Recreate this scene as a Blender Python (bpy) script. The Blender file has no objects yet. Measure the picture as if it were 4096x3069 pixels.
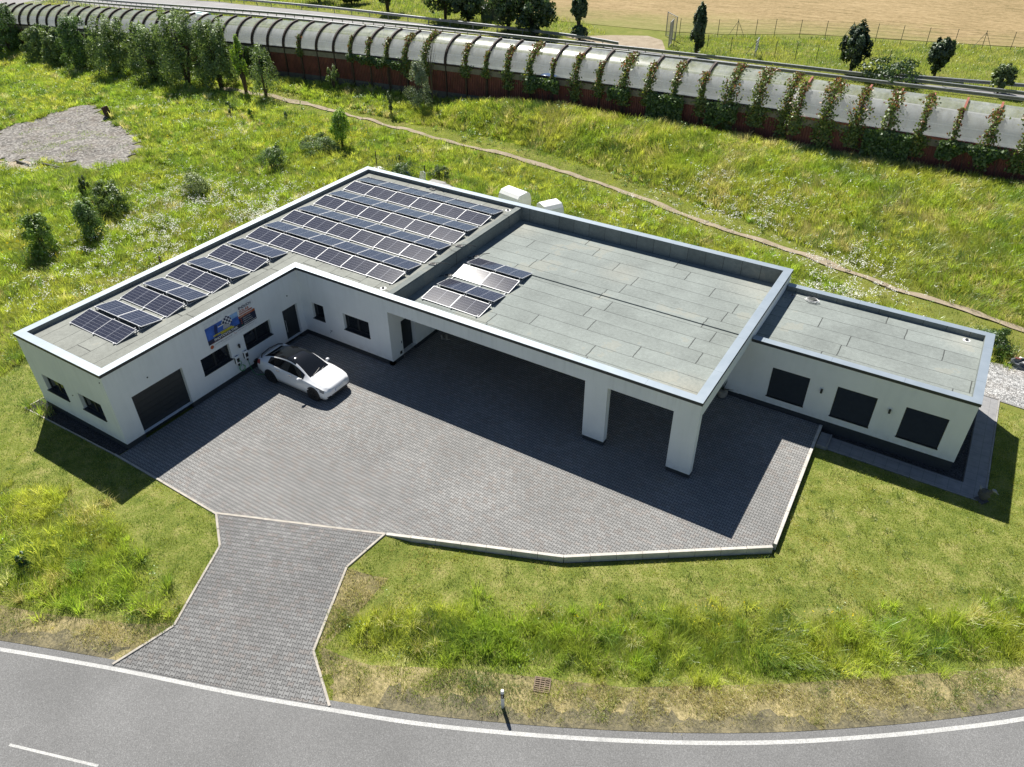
import bpy, bmesh, math, random
import numpy as np
from mathutils import Vector, Matrix
from mathutils.geometry import delaunay_2d_cdt
random.seed(7); rng = np.random.default_rng(7)
R = math.radians
scene = bpy.context.scene
C = scene.collection

# ------------------------------------------------------------------ camera
IMW, IMH = 2212.0, 1657.36
CF, CP, CR, CY, CX0, CY0, CZ0 = 3004.27/4096, 0.6363, -0.0080, -0.5611, 34.578, -12.4145, 22.4392
_fw = np.array([math.sin(CY)*math.cos(CP), math.cos(CY)*math.cos(CP), -math.sin(CP)])
_rt = np.array([math.cos(CY), -math.sin(CY), 0.0]); _up = np.cross(_rt, _fw)
_r2 = math.cos(CR)*_rt + math.sin(CR)*_up; _u2 = -math.sin(CR)*_rt + math.cos(CR)*_up
CAM = np.array([CX0, CY0, CZ0])
cd = bpy.data.cameras.new('camera'); cam = bpy.data.objects.new('camera', cd); C.objects.link(cam)
cd.sensor_width = 36; cd.lens = 36*CF; cd.clip_end = 3000; cd.clip_start = 0.5
cam.matrix_world = Matrix(((_r2[0], _u2[0], -_fw[0], CX0), (_r2[1], _u2[1], -_fw[1], CY0), (_r2[2], _u2[2], -_fw[2], CZ0), (0, 0, 0, 1)))
scene.camera = cam

# ------------------------------------------------------------------ sun, sky, exposure
SUN_AZ, SUN_EL = R(-49.3), R(50.0)
w = bpy.data.worlds.new('World'); scene.world = w; w.use_nodes = True
nt = w.node_tree; sky = nt.nodes.new('ShaderNodeTexSky'); sky.sky_type = 'NISHITA'; sky.sun_disc = False
sky.sun_elevation = SUN_EL; sky.sun_rotation = SUN_AZ; sky.air_density = 0.85; sky.dust_density = 0.2; sky.ozone_density = 1.6
bg = nt.nodes['Background']; nt.links.new(sky.outputs[0], bg.inputs[0]); bg.inputs[1].default_value = 0.05
sd = bpy.data.lights.new('sun', 'SUN'); sd.energy = 5.0; sd.angle = R(0.5); sd.color = (1.0, 0.955, 0.88)
so = bpy.data.objects.new('sun', sd); C.objects.link(so)
sdir = Vector((math.sin(SUN_AZ)*math.cos(SUN_EL), math.cos(SUN_AZ)*math.cos(SUN_EL), math.sin(SUN_EL)))
so.rotation_euler = sdir.to_track_quat('Z', 'Y').to_euler(); so.location = sdir*200
scene.view_settings.view_transform = 'Standard'; scene.view_settings.look = 'None'
scene.view_settings.exposure = 0.78; scene.view_settings.gamma = 1
scene.cycles.max_bounces = 8; scene.cycles.transparent_max_bounces = 12

# ------------------------------------------------------------------ materials
class NT:
    def __init__(s, name):
        s.m = bpy.data.materials.new(name); s.m.use_nodes = True; s.t = s.m.node_tree
        s.b = s.t.nodes['Principled BSDF']; s.out = s.t.nodes['Material Output']
    def n(s, typ, **kw):
        nd = s.t.nodes.new('ShaderNode'+typ)
        for k, v in kw.items():
            if k.startswith('_'): setattr(nd, k[1:], v)
            else: s.set(nd, k, v)
        return nd
    def set(s, nd, k, v):
        i = nd.inputs[int(k[1:])] if k[0] == 'i' and k[1:].isdigit() else nd.inputs[k]
        if isinstance(v, bpy.types.NodeSocket): s.t.links.new(v, i)
        else: i.default_value = v
    def m2(s, op, a, b=None, c=None, clamp=False):
        nd = s.n('Math', _operation=op, _use_clamp=clamp); s.set(nd, 'i0', a)
        if b is not None: s.set(nd, 'i1', b)
        if c is not None: s.set(nd, 'i2', c)
        return nd.outputs[0]
    def pos(s, kind='Object'):
        return s.n('TexCoord').outputs[kind]
    def xyz(s, v):
        nd = s.n('SeparateXYZ', i0=v); return nd.outputs
    def noise(s, v, scale, detail=3, rough=.55):
        return s.n('TexNoise', Vector=v, Scale=scale, Detail=detail, Roughness=rough).outputs['Fac']
    def ramp(s, f, stops):
        nd = s.n('ValToRGB', Fac=f); cr = nd.color_ramp
        while len(cr.elements) < len(stops): cr.elements.new(.5)
        for e, (p, c) in zip(cr.elements, stops): e.position = p; e.color = (*c, 1) if len(c) == 3 else c
        return nd.outputs[0]
    def mix(s, f, a, b, mode='MIX'):
        nd = s.n('Mix', _data_type='RGBA', _blend_type=mode); s.set(nd, 'i0', f)
        for k, v in ((6, a), (7, b)):
            if isinstance(v, tuple) and len(v) == 3: v = (*v, 1)
            s.set(nd, 'i%d' % k, v)
        return nd.outputs[2]
    def base(s, col, rough=.8, metal=0., spec=.5):
        if isinstance(col, tuple) and len(col) == 3: col = (*col, 1)
        s.set(s.b, 'Base Color', col); s.set(s.b, 'Roughness', rough); s.set(s.b, 'Metallic', metal); s.set(s.b, 'Specular IOR Level', spec)
        return s.m
    def bump(s, h, strength=.3, dist=.02):
        nd = s.n('Bump', Height=h, Strength=strength, Distance=dist); s.t.links.new(nd.outputs[0], s.b.inputs['Normal'])

def flat(name, col, rough=.6, metal=0., var=.12, scale=6., spec=.5):
    t = NT(name); p = t.pos(); f = t.noise(p, scale, 4)
    lo = tuple(c*(1-var) for c in col); hi = tuple(min(1, c*(1+var)) for c in col)
    return t.base(t.ramp(f, [(.3, lo), (.7, hi)]), rough, metal, spec)

def m_plaster():
    t = NT('plaster'); p = t.pos('Object'); f = t.noise(p, .55, 5, .6); g = t.noise(p, 220, 2)
    sp = t.xyz(p); st = t.n('CombineXYZ', i0=t.m2('MULTIPLY', sp[0], 1.7), i1=t.m2('MULTIPLY', sp[1], 1.7), i2=t.m2('MULTIPLY', sp[2], .12)).outputs[0]
    k = t.noise(st, 2.2, 4); c = t.ramp(f, [(.3, (.73, .75, .75)), (.62, (.80, .815, .81))])
    c = t.mix(t.m2('MULTIPLY', t.m2('SUBTRACT', k, .5, clamp=True), .6), c, (.58, .59, .57))
    lo = t.m2('MULTIPLY', t.m2('SUBTRACT', 1., t.m2('DIVIDE', t.m2('ABSOLUTE', t.m2('SUBTRACT', sp[2], .3)), .45), clamp=True), t.m2('SUBTRACT', t.noise(p, 3.5, 5, .7), .38, clamp=True)); c = t.mix(t.m2('MULTIPLY', lo, 1.3, clamp=True), c, (.40, .39, .35))
    hi = t.m2('MULTIPLY', t.m2('MULTIPLY', t.m2('SUBTRACT', sp[2], 2.9, clamp=True), .8), t.m2('SUBTRACT', t.noise(t.n('CombineXYZ', i0=t.m2('MULTIPLY', sp[0], 5.), i1=t.m2('MULTIPLY', sp[1], 5.), i2=t.m2('MULTIPLY', sp[2], .3)).outputs[0], 1.2, 3), .5, clamp=True)); c = t.mix(hi, c, (.42, .43, .40))
    t.base(c, .9, 0, .25); t.bump(g, .25, .004); return t.m
def m_felt(name, along_x, c0):
    # bitumen sheet with mineral granules; sheets 1 m wide, dark lap seams
    t = NT(name); p = t.pos(); s = t.xyz(p)
    u, v = (s[0], s[1]) if along_x else (s[1], s[0])
    wob = t.m2('MULTIPLY', t.m2('SUBTRACT', t.noise(p, 2.3, 3), .5), .06)
    v = t.m2('ADD', v, wob); row = t.m2('FLOOR', v); fv = t.m2('FRACT', v)
    rn = t.n('TexWhiteNoise', _noise_dimensions='1D', W=row).outputs[0]
    uu = t.m2('ADD', t.m2('DIVIDE', u, 5.4), t.m2('MULTIPLY', rn, 7.3)); uu = t.m2('ADD', uu, t.m2('MULTIPLY', wob, .25))
    fu = t.m2('FRACT', uu); cell = t.m2('FLOOR', uu)
    ev = t.m2('LESS_THAN', fv, .028); eu = t.m2('LESS_THAN', fu, .0085)
    seam = t.m2('MAXIMUM', t.m2('MULTIPLY', ev, t.m2('ADD', .45, t.m2('MULTIPLY', t.noise(p, 1.1, 2), .8))), eu)
    cn = t.n('TexWhiteNoise', _noise_dimensions='2D', Vector=t.n('CombineXYZ', i0=row, i1=cell).outputs[0]).outputs[0]
    gr = t.noise(p, 95, 3, .8); big = t.noise(p, .5, 4, .6); sm = t.noise(p, 7, 4, .6)
    k = t.m2('ADD', t.m2('MULTIPLY', gr, .62), t.m2('ADD', t.m2('MULTIPLY', big, .32), t.m2('ADD', t.m2('MULTIPLY', cn, .055), t.m2('MULTIPLY', sm, .22))))
    c = t.ramp(k, [(.42, tuple(x*.55 for x in c0)), (.62, c0), (.85, tuple(x*1.5 for x in c0))])
    c = t.mix(t.m2('MULTIPLY', t.m2('GREATER_THAN', big, .63), .25), c, (.30, .28, .22))
    for qx, qy, qr, qc in ((27.3, 12.7, 1.9, (.42, .38, .30)), (13.2, 23.0, 1.6, (.40, .39, .33)), (27.2, 23.2, 2.2, (.38, .37, .32)), (20.5, 21.0, 1.6, (.33, .32, .27)), (36.8, 23.2, 1.2, (.40, .39, .33))):
        dd = t.n('VectorMath', _operation='DISTANCE', i0=p, i1=(qx, qy, 3.3)).outputs['Value']; k2 = t.m2('MULTIPLY', t.m2('SUBTRACT', t.m2('ADD', 1., t.m2('MULTIPLY', sm, .9)), t.m2('ADD', t.m2('DIVIDE', dd, qr), .55), clamp=True), .42, clamp=True); c = t.mix(k2, c, qc)
    c = t.mix(t.m2('MULTIPLY', seam, .8), c, (.035, .037, .035))
    t.base(c, .95, 0, .2); t.bump(t.m2('SUBTRACT', gr, t.m2('MULTIPLY', seam, 2.)), .5, .012); return t.m
def m_coping():  # same dark metal as the fascia; sun sheen painted in as pale colour
    t = NT('coping_painted_sheen'); p = t.pos(); s = t.xyz(p)
    l = t.m2('MAXIMUM', t.m2('LESS_THAN', t.m2('FRACT', t.m2('DIVIDE', t.m2('ADD', s[0], .95), 3.)), .0045), t.m2('LESS_THAN', t.m2('FRACT', t.m2('DIVIDE', t.m2('ADD', s[1], 1.25), 3.)), .0045))
    f = t.noise(p, 1.4, 4); c = t.ramp(f, [(.3, (.25, .30, .345)), (.7, (.30, .35, .395))]); c = t.mix(t.m2('MULTIPLY', l, .7), c, (.10, .12, .14))
    return t.base(c, .42, .25)
def m_paver(name, ang, c0, c1):
    # interlocking double-T pavers in running rows
    t = NT(name); p = t.n('Mapping', Vector=t.pos(), Rotation=(0, 0, -ang)).outputs[0]; s = t.xyz(p)
    W, H, A = .205, .168, .024
    u, v = s[0], s[1]
    vk = t.m2('DIVIDE', v, H); k = t.m2('FLOOR', vk)
    par = t.m2('MODULO', t.m2('ABSOLUTE', k), 2.); sg = t.m2('SUBTRACT', 1., t.m2('MULTIPLY', par, 2.))
    wave = t.m2('MULTIPLY', t.m2('COSINE', t.m2('MULTIPLY', u, 2*math.pi/W)), 2.2)
    wave = t.m2('MINIMUM', t.m2('MAXIMUM', wave, -1.), 1.)
    off = t.m2('SUBTRACT', t.m2('MULTIPLY', t.m2('SUBTRACT', t.m2('FRACT', vk), .5), H), t.m2('MULTIPLY', t.m2('MULTIPLY', wave, A), sg))
    rowj = t.m2('LESS_THAN', t.m2('ABSOLUTE', off), .012)
    row = t.m2('ADD', k, t.m2('GREATER_THAN', off, 0.)); rp = t.m2('MODULO', t.m2('ABSOLUTE', row), 2.)
    uu = t.m2('ADD', t.m2('DIVIDE', u, W), t.m2('MULTIPLY', rp, .5)); fr = t.m2('FRACT', uu)
    dj = t.m2('MINIMUM', fr, t.m2('SUBTRACT', 1., fr)); colj = t.m2('LESS_THAN', dj, .052)
    joint = t.m2('MAXIMUM', rowj, colj)
    wn = t.n('TexWhiteNoise', _noise_dimensions='2D', Vector=t.n('CombineXYZ', i0=row, i1=t.m2('FLOOR', uu)).outputs[0])
    big = t.noise(p, .22, 4, .6); fine = t.noise(p, 60, 2)
    c = t.mix(wn.outputs[0], c0, c1); c = t.mix(t.m2('MULTIPLY', t.m2('GREATER_THAN', t.xyz(wn.outputs[1])[1], .8), .25), c, (.25, .185, .15))
    c = t.mix(t.ramp(big, [(.35, (0, 0, 0)), (.7, (.6, .6, .6))]), c, tuple(x*.68 for x in c0))
    c = t.mix(t.m2('MULTIPLY', t.m2('SUBTRACT', fine, .35, clamp=True), .5), c, (.32, .315, .30))
    c = t.mix(t.m2('MULTIPLY', joint, .78), c, (.03, .03, .029))
    t.base(c, .9, 0, .12); t.bump(t.m2('SUBTRACT', t.m2('MULTIPLY', fine, .2), joint), .5, .008); return t.m
def m_asphalt(name, c):
    t = NT(name); p = t.pos(); g = t.noise(p, 26, 3, .85); h = t.n('TexVoronoi', Vector=p, Scale=38.).outputs['Distance']; b = t.noise(p, .3, 4)
    k = t.m2('ADD', t.m2('MULTIPLY', g, .8), t.m2('ADD', t.m2('MULTIPLY', h, .25), t.m2('MULTIPLY', b, .3)))
    t.base(t.ramp(k, [(.40, tuple(x*.55 for x in c)), (.68, c), (.95, tuple(x*1.75 for x in c))]), .9, 0, .3); t.bump(g, .5, .012); return t.m
def m_linepaint():
    t = NT('road_paint'); p = t.pos(); f = t.noise(p, 30, 4, .8)
    w_ = t.noise(p, 1.3, 4, .7); c = t.ramp(f, [(.34, (.24, .24, .235)), (.56, (.52, .52, .50))]); return t.base(t.mix(t.m2('MULTIPLY', t.m2('SUBTRACT', w_, .5, clamp=True), 2.2), c, (.26, .26, .255)), .8)
def m_gravel(name, c, scale):
    t = NT(name); p = t.pos(); v = t.n('TexVoronoi', Vector=p, Scale=scale); f = t.noise(p, .9, 4); n2 = t.noise(p, scale*.6, 3, .8)
    col = t.ramp(t.m2('ADD', t.m2('MULTIPLY', t.xyz(v.outputs['Color'])[0], .7), t.m2('MULTIPLY', n2, .3)), [(.1, tuple(x*.45 for x in c)), (.5, c), (.95, tuple(min(.9, x*2.) for x in c))])
    col = t.mix(t.m2('MULTIPLY', t.m2('SUBTRACT', f, .45, clamp=True), 1.2), col, (c[0]*1.05, c[1]*.85, c[2]*.68))
    t.base(col, .95, 0, .2); t.bump(v.outputs['Distance'], 1., .05); return t.m
def m_soil(name, stops, scale=.6, fine=18.):
    t = NT(name); p = t.pos(); f = t.noise(p, scale, 5, .65); g = t.noise(p, fine, 4, .7)
    t.base(t.ramp(t.m2('ADD', t.m2('MULTIPLY', f, .55), t.m2('MULTIPLY', g, .45)), stops), .95, 0, .1); t.bump(g, .8, .05); return t.m
def m_field():
    t = NT('stubble_field'); p = t.n('Mapping', Vector=t.pos(), Rotation=(0, 0, R(-9)), Scale=(.22, 2.6, 1)).outputs[0]
    a = t.noise(p, .9, 5, .7); b = t.noise(t.pos(), .05, 3); g = t.noise(t.pos(), 1.6, 5, .75)
    k = t.m2('ADD', t.m2('MULTIPLY', a, .5), t.m2('ADD', t.m2('MULTIPLY', b, .15), t.m2('MULTIPLY', g, .4)))
    c = t.ramp(k, [(.38, (.13, .11, .045)), (.5, (.27, .20, .10)), (.6, (.36, .27, .145)), (.72, (.46, .36, .21))])
    s = t.xyz(t.pos()); ed = t.m2('SUBTRACT', t.m2('ADD', t.m2('MULTIPLY', t.noise(t.pos(), .12, 4, .7), 26.), 86.), t.m2('SUBTRACT', s[1], t.m2('MULTIPLY', s[0], .12)))
    c = t.mix(t.m2('MULTIPLY', t.m2('MULTIPLY', ed, .08, clamp=True), .6), c, (.17, .20, .05))
    t.base(c, .95, 0, .1); t.bump(g, .9, .1); return t.m
def m_leaf(name, trans=.42, gloss=.06, rough=.5):
    # leaf and grass tissue: colour from the plant's own tint, lets part of the light through
    t = NT(name); t.t.nodes.remove(t.b)
    col = t.n('Attribute', _attribute_name='Col').outputs['Color']
    d = t.n('BsdfDiffuse', Color=col); tr = t.n('BsdfTranslucent', Color=t.mix(1., col, (1.0, .98, .70), 'MULTIPLY')); g = t.n('BsdfGlossy', Color=(.9, .95, .9, 1), Roughness=rough)
    a = t.n('MixShader', i0=trans, i1=d.outputs[0], i2=tr.outputs[0]); b = t.n('MixShader', i0=gloss, i1=a.outputs[0], i2=g.outputs[0])
    t.t.links.new(b.outputs[0], t.out.inputs[0]); return t.m
def m_solar():
    t = NT('solar_cells'); s = t.xyz(t.pos())   # local: x 0..1.755 , y 0..1.12
    def line(c, n, L, wd):
        f = t.m2('FRACT', t.m2('MULTIPLY', c, n/L)); d = t.m2('MULTIPLY', t.m2('MINIMUM', f, t.m2('SUBTRACT', 1., f)), L/n); return t.m2('LESS_THAN', d, wd)
    lx = line(t.m2('SUBTRACT', s[0], .03), 20., 1.695, .0035); ly = line(t.m2('SUBTRACT', s[1], .03), 6., 1.06, .006)
    bus = t.m2('MULTIPLY', line(t.m2('SUBTRACT', s[1], .03), 54., 1.06, .0011), .35)
    mid = t.m2('LESS_THAN', t.m2('ABSOLUTE', t.m2('SUBTRACT', s[0], .8775)), .011)
    l = t.m2('MAXIMUM', t.m2('MAXIMUM', t.m2('MULTIPLY', lx, .5), t.m2('MULTIPLY', ly, .75)), t.m2('MAXIMUM', mid, bus))
    cell = t.n('TexWhiteNoise', _noise_dimensions='2D', Vector=t.n('CombineXYZ', i0=t.m2('FLOOR', t.m2('MULTIPLY', s[0], 20/1.695)), i1=t.m2('FLOOR', t.m2('MULTIPLY', s[1], 6/1.06))).outputs[0]).outputs[0]
    c = t.mix(cell, (.010, .011, .024), (.015, .017, .034)); c = t.mix(l, c, (.27, .28, .31))
    t.base(c, .10, 0, .45); return t.m
def m_glass(name, c=(.012, .015, .02), rough=.04):
    t = NT(name); t.base(c, rough, 0, .6); return t.m
def m_acrylic():
    # weathered translucent roof sheet: dull film, overlapped joints, algae; Col.r runs up the curve
    t = NT('acrylic_sheet'); p = t.pos(); s = t.xyz(p); v = t.n('SeparateColor', i0=t.n('Attribute', _attribute_name='Col').outputs['Color']).outputs[0]
    f = t.noise(t.n('CombineXYZ', i0=t.m2('MULTIPLY', s[0], 1.6), i1=s[1], i2=t.m2('MULTIPLY', s[2], .5)).outputs[0], 1.1, 5, .65); g = t.noise(p, .55, 4)
    band = lambda a, w: t.m2('LESS_THAN', t.m2('ABSOLUTE', t.m2('SUBTRACT', v, t.m2('ADD', a, t.m2('MULTIPLY', t.m2('SUBTRACT', g, .5), .03)))), w)
    c = t.ramp(f, [(.3, (.30, .31, .29)), (.5, (.46, .48, .47)), (.75, (.60, .62, .62))]); c = t.mix(t.m2('MULTIPLY', t.m2('SUBTRACT', g, .5, clamp=True), 2.2), c, (.27, .28, .17))
    c = t.mix(t.m2('MULTIPLY', t.m2('MAXIMUM', t.m2('LESS_THAN', v, .085), t.m2('MAXIMUM', band(.26, .012), band(.60, .010))), .75), c, (.72, .73, .71))
    t.base(c, .22, 0, .5)
    tr = t.n('BsdfTransparent', Color=(.80, .84, .82, 1)); tl = t.n('BsdfTranslucent', Color=c)
    a = t.n('MixShader', i0=.30, i1=t.b.outputs[0], i2=tl.outputs[0])
    k = t.m2('SUBTRACT', .50, t.m2('MULTIPLY', f, .30)); b = t.n('MixShader', i0=k, i1=a.outputs[0], i2=tr.outputs[0]); t.t.links.new(b.outputs[0], t.out.inputs[0]); return t.m
def m_paintcar(name, c):
    t = NT(name); t.base(c, .28, 0, .5); t.b.inputs['Coat Weight'].default_value = .9; t.b.inputs['Coat Roughness'].default_value = .04; return t.m
def m_concrete(name, c):
    t = NT(name); p = t.pos(); f = t.noise(p, 2.5, 5, .65); g = t.noise(p, 55, 3)
    t.base(t.ramp(t.m2('ADD', t.m2('MULTIPLY', f, .7), t.m2('MULTIPLY', g, .3)), [(.3, tuple(x*.6 for x in c)), (.65, c), (.9, tuple(min(.9, x*1.2) for x in c))]), .9, 0, .3); t.bump(g, .3, .01); return t.m
def m_slab():
    t = NT('path_slab'); p = t.pos(); s = t.xyz(p); ln = lambda c: t.m2('LESS_THAN', t.m2('FRACT', t.m2('MULTIPLY', c, 2.)), .022)
    l = t.m2('MAXIMUM', ln(s[0]), ln(s[1])); f = t.noise(p, 3., 4)
    t.base(t.mix(t.m2('MULTIPLY', l, .7), t.ramp(f, [(.3, (.21, .21, .215)), (.7, (.27, .27, .27))]), (.06, .06, .06)), .85); return t.m
M = dict(
    plaster=m_plaster(), plinth=flat('plinth_paint', (.032, .037, .042), .7), coping=m_coping(), fascia=flat('dark_fascia', (.03, .036, .038), .55),
    felt_x=m_felt('roof_felt_rows', True, (.235, .26, .245)), felt_y=m_felt('roof_felt_columns', False, (.245, .255, .23)), felt_dark=m_felt('upstand_felt', False, (.19, .21, .20)),
    yard=m_paver('yard_pavers', 0., (.235, .235, .23), (.31, .307, .298)), drive=m_paver('drive_pavers', R(21.5), (.185, .185, .183), (.27, .27, .265)),
    asphalt=m_asphalt('road_asphalt', (.165, .165, .163)), asphalt2=m_asphalt('motorway_asphalt', (.24, .235, .23)), line=m_linepaint(),
    anth=flat('anthracite_metal', (.022, .026, .030), .45), door=flat('anthracite_door', (.022, .027, .031), .42), glass=m_glass('window_glass'), shadehole=flat('dark_hole', (.01, .01, .01), .9),
    gdark=m_gravel('dark_gravel', (.05, .05, .052), 22.), glight=m_gravel('grey_gravel', (.30, .30, .295), 13.), rubble=m_gravel('rubble', (.19, .18, .165), 6.), kerb=m_concrete('kerb_concrete', (.50, .46, .40)), conc=m_concrete('concrete', (.36, .35, .33)), kerbw=m_concrete('pale_edging', (.62, .59, .53)),
    darksoil=m_soil('roadside_soil', [(.34, (.07, .065, .05)), (.5, (.15, .135, .085)), (.66, (.28, .24, .14))], 1.5, 12.), lichen=m_concrete('weathered_concrete', (.13, .125, .115)), beam=m_concrete('capping_concrete', (.27, .24, .19)),
    soil=m_soil('meadow_soil', [(.3, (.10, .12, .025)), (.5, (.17, .19, .04)), (.7, (.26, .23, .08))]),
    lawn=m_soil('lawn_turf', [(.34, (.07, .11, .018)), (.5, (.18, .21, .045)), (.66, (.34, .31, .12))], 1.3, 14.), verge=m_soil('dry_verge', [(.34, (.07, .065, .035)), (.5, (.22, .19, .095)), (.66, (.46, .38, .20))], 1.1, 9.),
    dirt=m_soil('dirt_track', [(.3, (.20, .16, .11)), (.5, (.33, .275, .20)), (.7, (.42, .36, .27))], 1.2, 25.), field=m_field(),
    leaf=m_leaf('leaf_tissue'), grass=m_leaf('grass_tissue', .56, .07, .38), petal=m_leaf('petal', .3, .0), bark=flat('bark', (.09, .07, .05), .9, 0, .4, 14.),
    solar=m_solar(), alu=flat('aluminium', (.46, .47, .48), .5, .2, .04), steel=flat('galvanised_steel', (.30, .31, .32), .5, .5, .15, 3.), acrylic=m_acrylic(),
    redwall=flat('red_sheet', (.16, .052, .04), .7, 0, .3, 1.3), redrib=flat('red_steel', (.30, .085, .05), .65, 0, .25, 4.), brownrib=flat('brown_steel', (.045, .026, .02), .75, 0, .3, 5.), rust=flat('rusty_steel', (.07, .038, .026), .85, 0, .5, 6.),
    white=flat('white_plastic', (.80, .80, .78), .45, 0, .04), black=flat('black_plastic', (.012, .012, .013), .5), rubber=flat('rubber', (.016, .016, .017), .8), green=flat('green_cable', (.02, .26, .06), .5), blue=flat('blue_plastic', (.02, .10, .22), .5),
    carwhite=m_paintcar('white_car_paint', (.80, .81, .82)), carblue=m_paintcar('blue_car_paint', (.03, .13, .55)), cargreen=m_paintcar('green_van_paint', (.04, .24, .12)), carglass=m_glass('car_glass', (.008, .009, .010), .03), lampglass=m_glass('lamp_glass', (.22, .23, .25), .08), chrome=flat('bright_metal', (.75, .75, .76), .2, .9, .03),
    redplastic=flat('red_plastic', (.35, .02, .015), .4), terracotta=m_concrete('pale_pot', (.35, .32, .27)), palm=flat('palm_leaf', (.03, .05, .02), .5), mesh=flat('green_mesh', (.07, .09, .07), .6),
)

# ------------------------------------------------------------------ mesh helpers
class MB:
    def __init__(s): s.v = []; s.f = []
    def box(s, x0, y0, z0, x1, y1, z1):
        b = len(s.v); s.v += [(x0, y0, z0), (x1, y0, z0), (x1, y1, z0), (x0, y1, z0), (x0, y0, z1), (x1, y0, z1), (x1, y1, z1), (x0, y1, z1)]
        s.f += [tuple(b+i for i in q) for q in ((3, 2, 1, 0), (4, 5, 6, 7), (0, 1, 5, 4), (1, 2, 6, 5), (2, 3, 7, 6), (3, 0, 4, 7))]; return s
    def face(s, pts):
        b = len(s.v); s.v += [tuple(p) for p in pts]; s.f.append(tuple(range(b, b+len(pts)))); return s
    def tube(s, pts, r, n=8, cap=True):
        pts = [Vector(p) for p in pts]; rs = r if isinstance(r, (list, tuple)) else [r]*len(pts); b = len(s.v); ref = None
        for i, p in enumerate(pts):
            d = (pts[min(i+1, len(pts)-1)]-pts[max(i-1, 0)]).normalized()
            if ref is None or abs(d.dot(ref)) > .95: ref = Vector((0, 0, 1)) if abs(d.z) < .9 else Vector((1, 0, 0))
            a = d.cross(ref).normalized(); e = d.cross(a)
            for k in range(n):
                t = 2*math.pi*k/n; s.v.append(tuple(p+a*(rs[i]*math.cos(t))+e*(rs[i]*math.sin(t))))
        for i in range(len(pts)-1):
            for k in range(n): s.f.append((b+i*n+k, b+i*n+(k+1) % n, b+(i+1)*n+(k+1) % n, b+(i+1)*n+k))
        if cap: s.f.append(tuple(b+k for k in range(n))[::-1]); s.f.append(tuple(b+(len(pts)-1)*n+k for k in range(n)))
        return s
    def cyl(s, c, r, h, n=20, axis=2, r2=None):
        d = [0, 0, 0]; d[axis] = h; c = Vector(c); return s.tube([c, c+Vector(d)], [r, r if r2 is None else r2], n)
    def bar(s, a, b, w, h):
        a, b = Vector(a), Vector(b); d = (b-a).normalized(); u = Vector((0, 0, 1)) if abs(d.z) < .95 else Vector((1, 0, 0)); x = d.cross(u).normalized()*w/2; y = x.normalized().cross(d)*h/2
        k = len(s.v); s.v += [tuple(p+q) for p in (a, b) for q in (-x-y, x-y, x+y, -x+y)]
        s.f += [tuple(k+i for i in q) for q in ((3, 2, 1, 0), (4, 5, 6, 7), (0, 1, 5, 4), (1, 2, 6, 5), (2, 3, 7, 6), (3, 0, 4, 7))]; return s
    def ell(s, c, rx, ry, rz, n=12, m=8, jit=0.):
        b = len(s.v); c = Vector(c)
        for i in range(m+1):
            th = math.pi*i/m
            for k in range(n):
                ph = 2*math.pi*k/n; j = 1+random.uniform(-jit, jit); s.v.append((c.x+rx*j*math.sin(th)*math.cos(ph), c.y+ry*j*math.sin(th)*math.sin(ph), c.z+rz*j*math.cos(th)))
        for i in range(m):
            for k in range(n): s.f.append((b+i*n+k, b+(i+1)*n+k, b+(i+1)*n+(k+1) % n, b+i*n+(k+1) % n))
        return s
    def build(s, name, mat, parent=None, smooth=False, bevel=0.):
        me = bpy.data.meshes.new(name); me.from_pydata(s.v, [], s.f); me.validate(); me.update()
        if smooth: me.polygons.foreach_set('use_smooth', [True]*len(me.polygons))
        return link(name, me, mat, parent, bevel)
def link(name, me, mat, parent=None, bevel=0.):
    if mat is not None: me.materials.append(M[mat] if isinstance(mat, str) else mat)
    o = bpy.data.objects.new(name, me); C.objects.link(o)
    if parent is not None: o.parent = parent
    if bevel:
        md = o.modifiers.new('bevel', 'BEVEL'); md.width = bevel; md.segments = 2; md.limit_method = 'ANGLE'
    return o
def npmesh(name, V, F, col, mat, parent=None):
    V = np.asarray(V, np.float32); F = np.asarray(F, np.int32); k = F.shape[1]
    me = bpy.data.meshes.new(name); me.vertices.add(len(V)); me.vertices.foreach_set('co', V.ravel())
    me.loops.add(F.size); me.loops.foreach_set('vertex_index', F.ravel()); me.polygons.add(len(F)); me.polygons.foreach_set('loop_start', np.arange(0, F.size, k, dtype=np.int32))
    me.update(calc_edges=True)
    if col is not None:
        a = me.color_attributes.new('Col', 'FLOAT_COLOR', 'POINT'); c = np.ones((len(V), 4), np.float32); c[:, :3] = col; a.data.foreach_set('color', c.ravel())
    return link(name, me, mat, parent)
def tag(o, label, cat, group=None, kind=None):
    if label: o['label'] = label
    if cat: o['category'] = cat
    if group: o['group'] = group
    if kind: o['kind'] = kind
    return o
def thing(name, loc, label, cat, group=None, rz=0.):
    o = bpy.data.objects.new(name, None); C.objects.link(o); o.location = loc; o.rotation_euler = (0, 0, rz); o.empty_display_size = .2
    return tag(o, label, cat, group)
def struct(o): o['kind'] = 'structure'; return o
def copy_tree(o, parent=None):
    c = o.copy(); C.objects.link(c); c.parent = parent
    for ch in list(o.children): copy_tree(ch, c)
    return c
ORD = ['first', 'second', 'third', 'fourth', 'fifth', 'sixth', 'seventh', 'eighth', 'ninth', 'tenth', 'eleventh', 'twelfth', 'thirteenth', 'fourteenth', 'fifteenth', 'sixteenth', 'seventeenth', 'eighteenth', 'nineteenth', 'twentieth', 'twenty-first', 'twenty-second', 'twenty-third', 'twenty-fourth', 'twenty-fifth', 'twenty-sixth']
def smooth01(t): t = np.clip(t, 0, 1); return t*t*(3-2*t)
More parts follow.
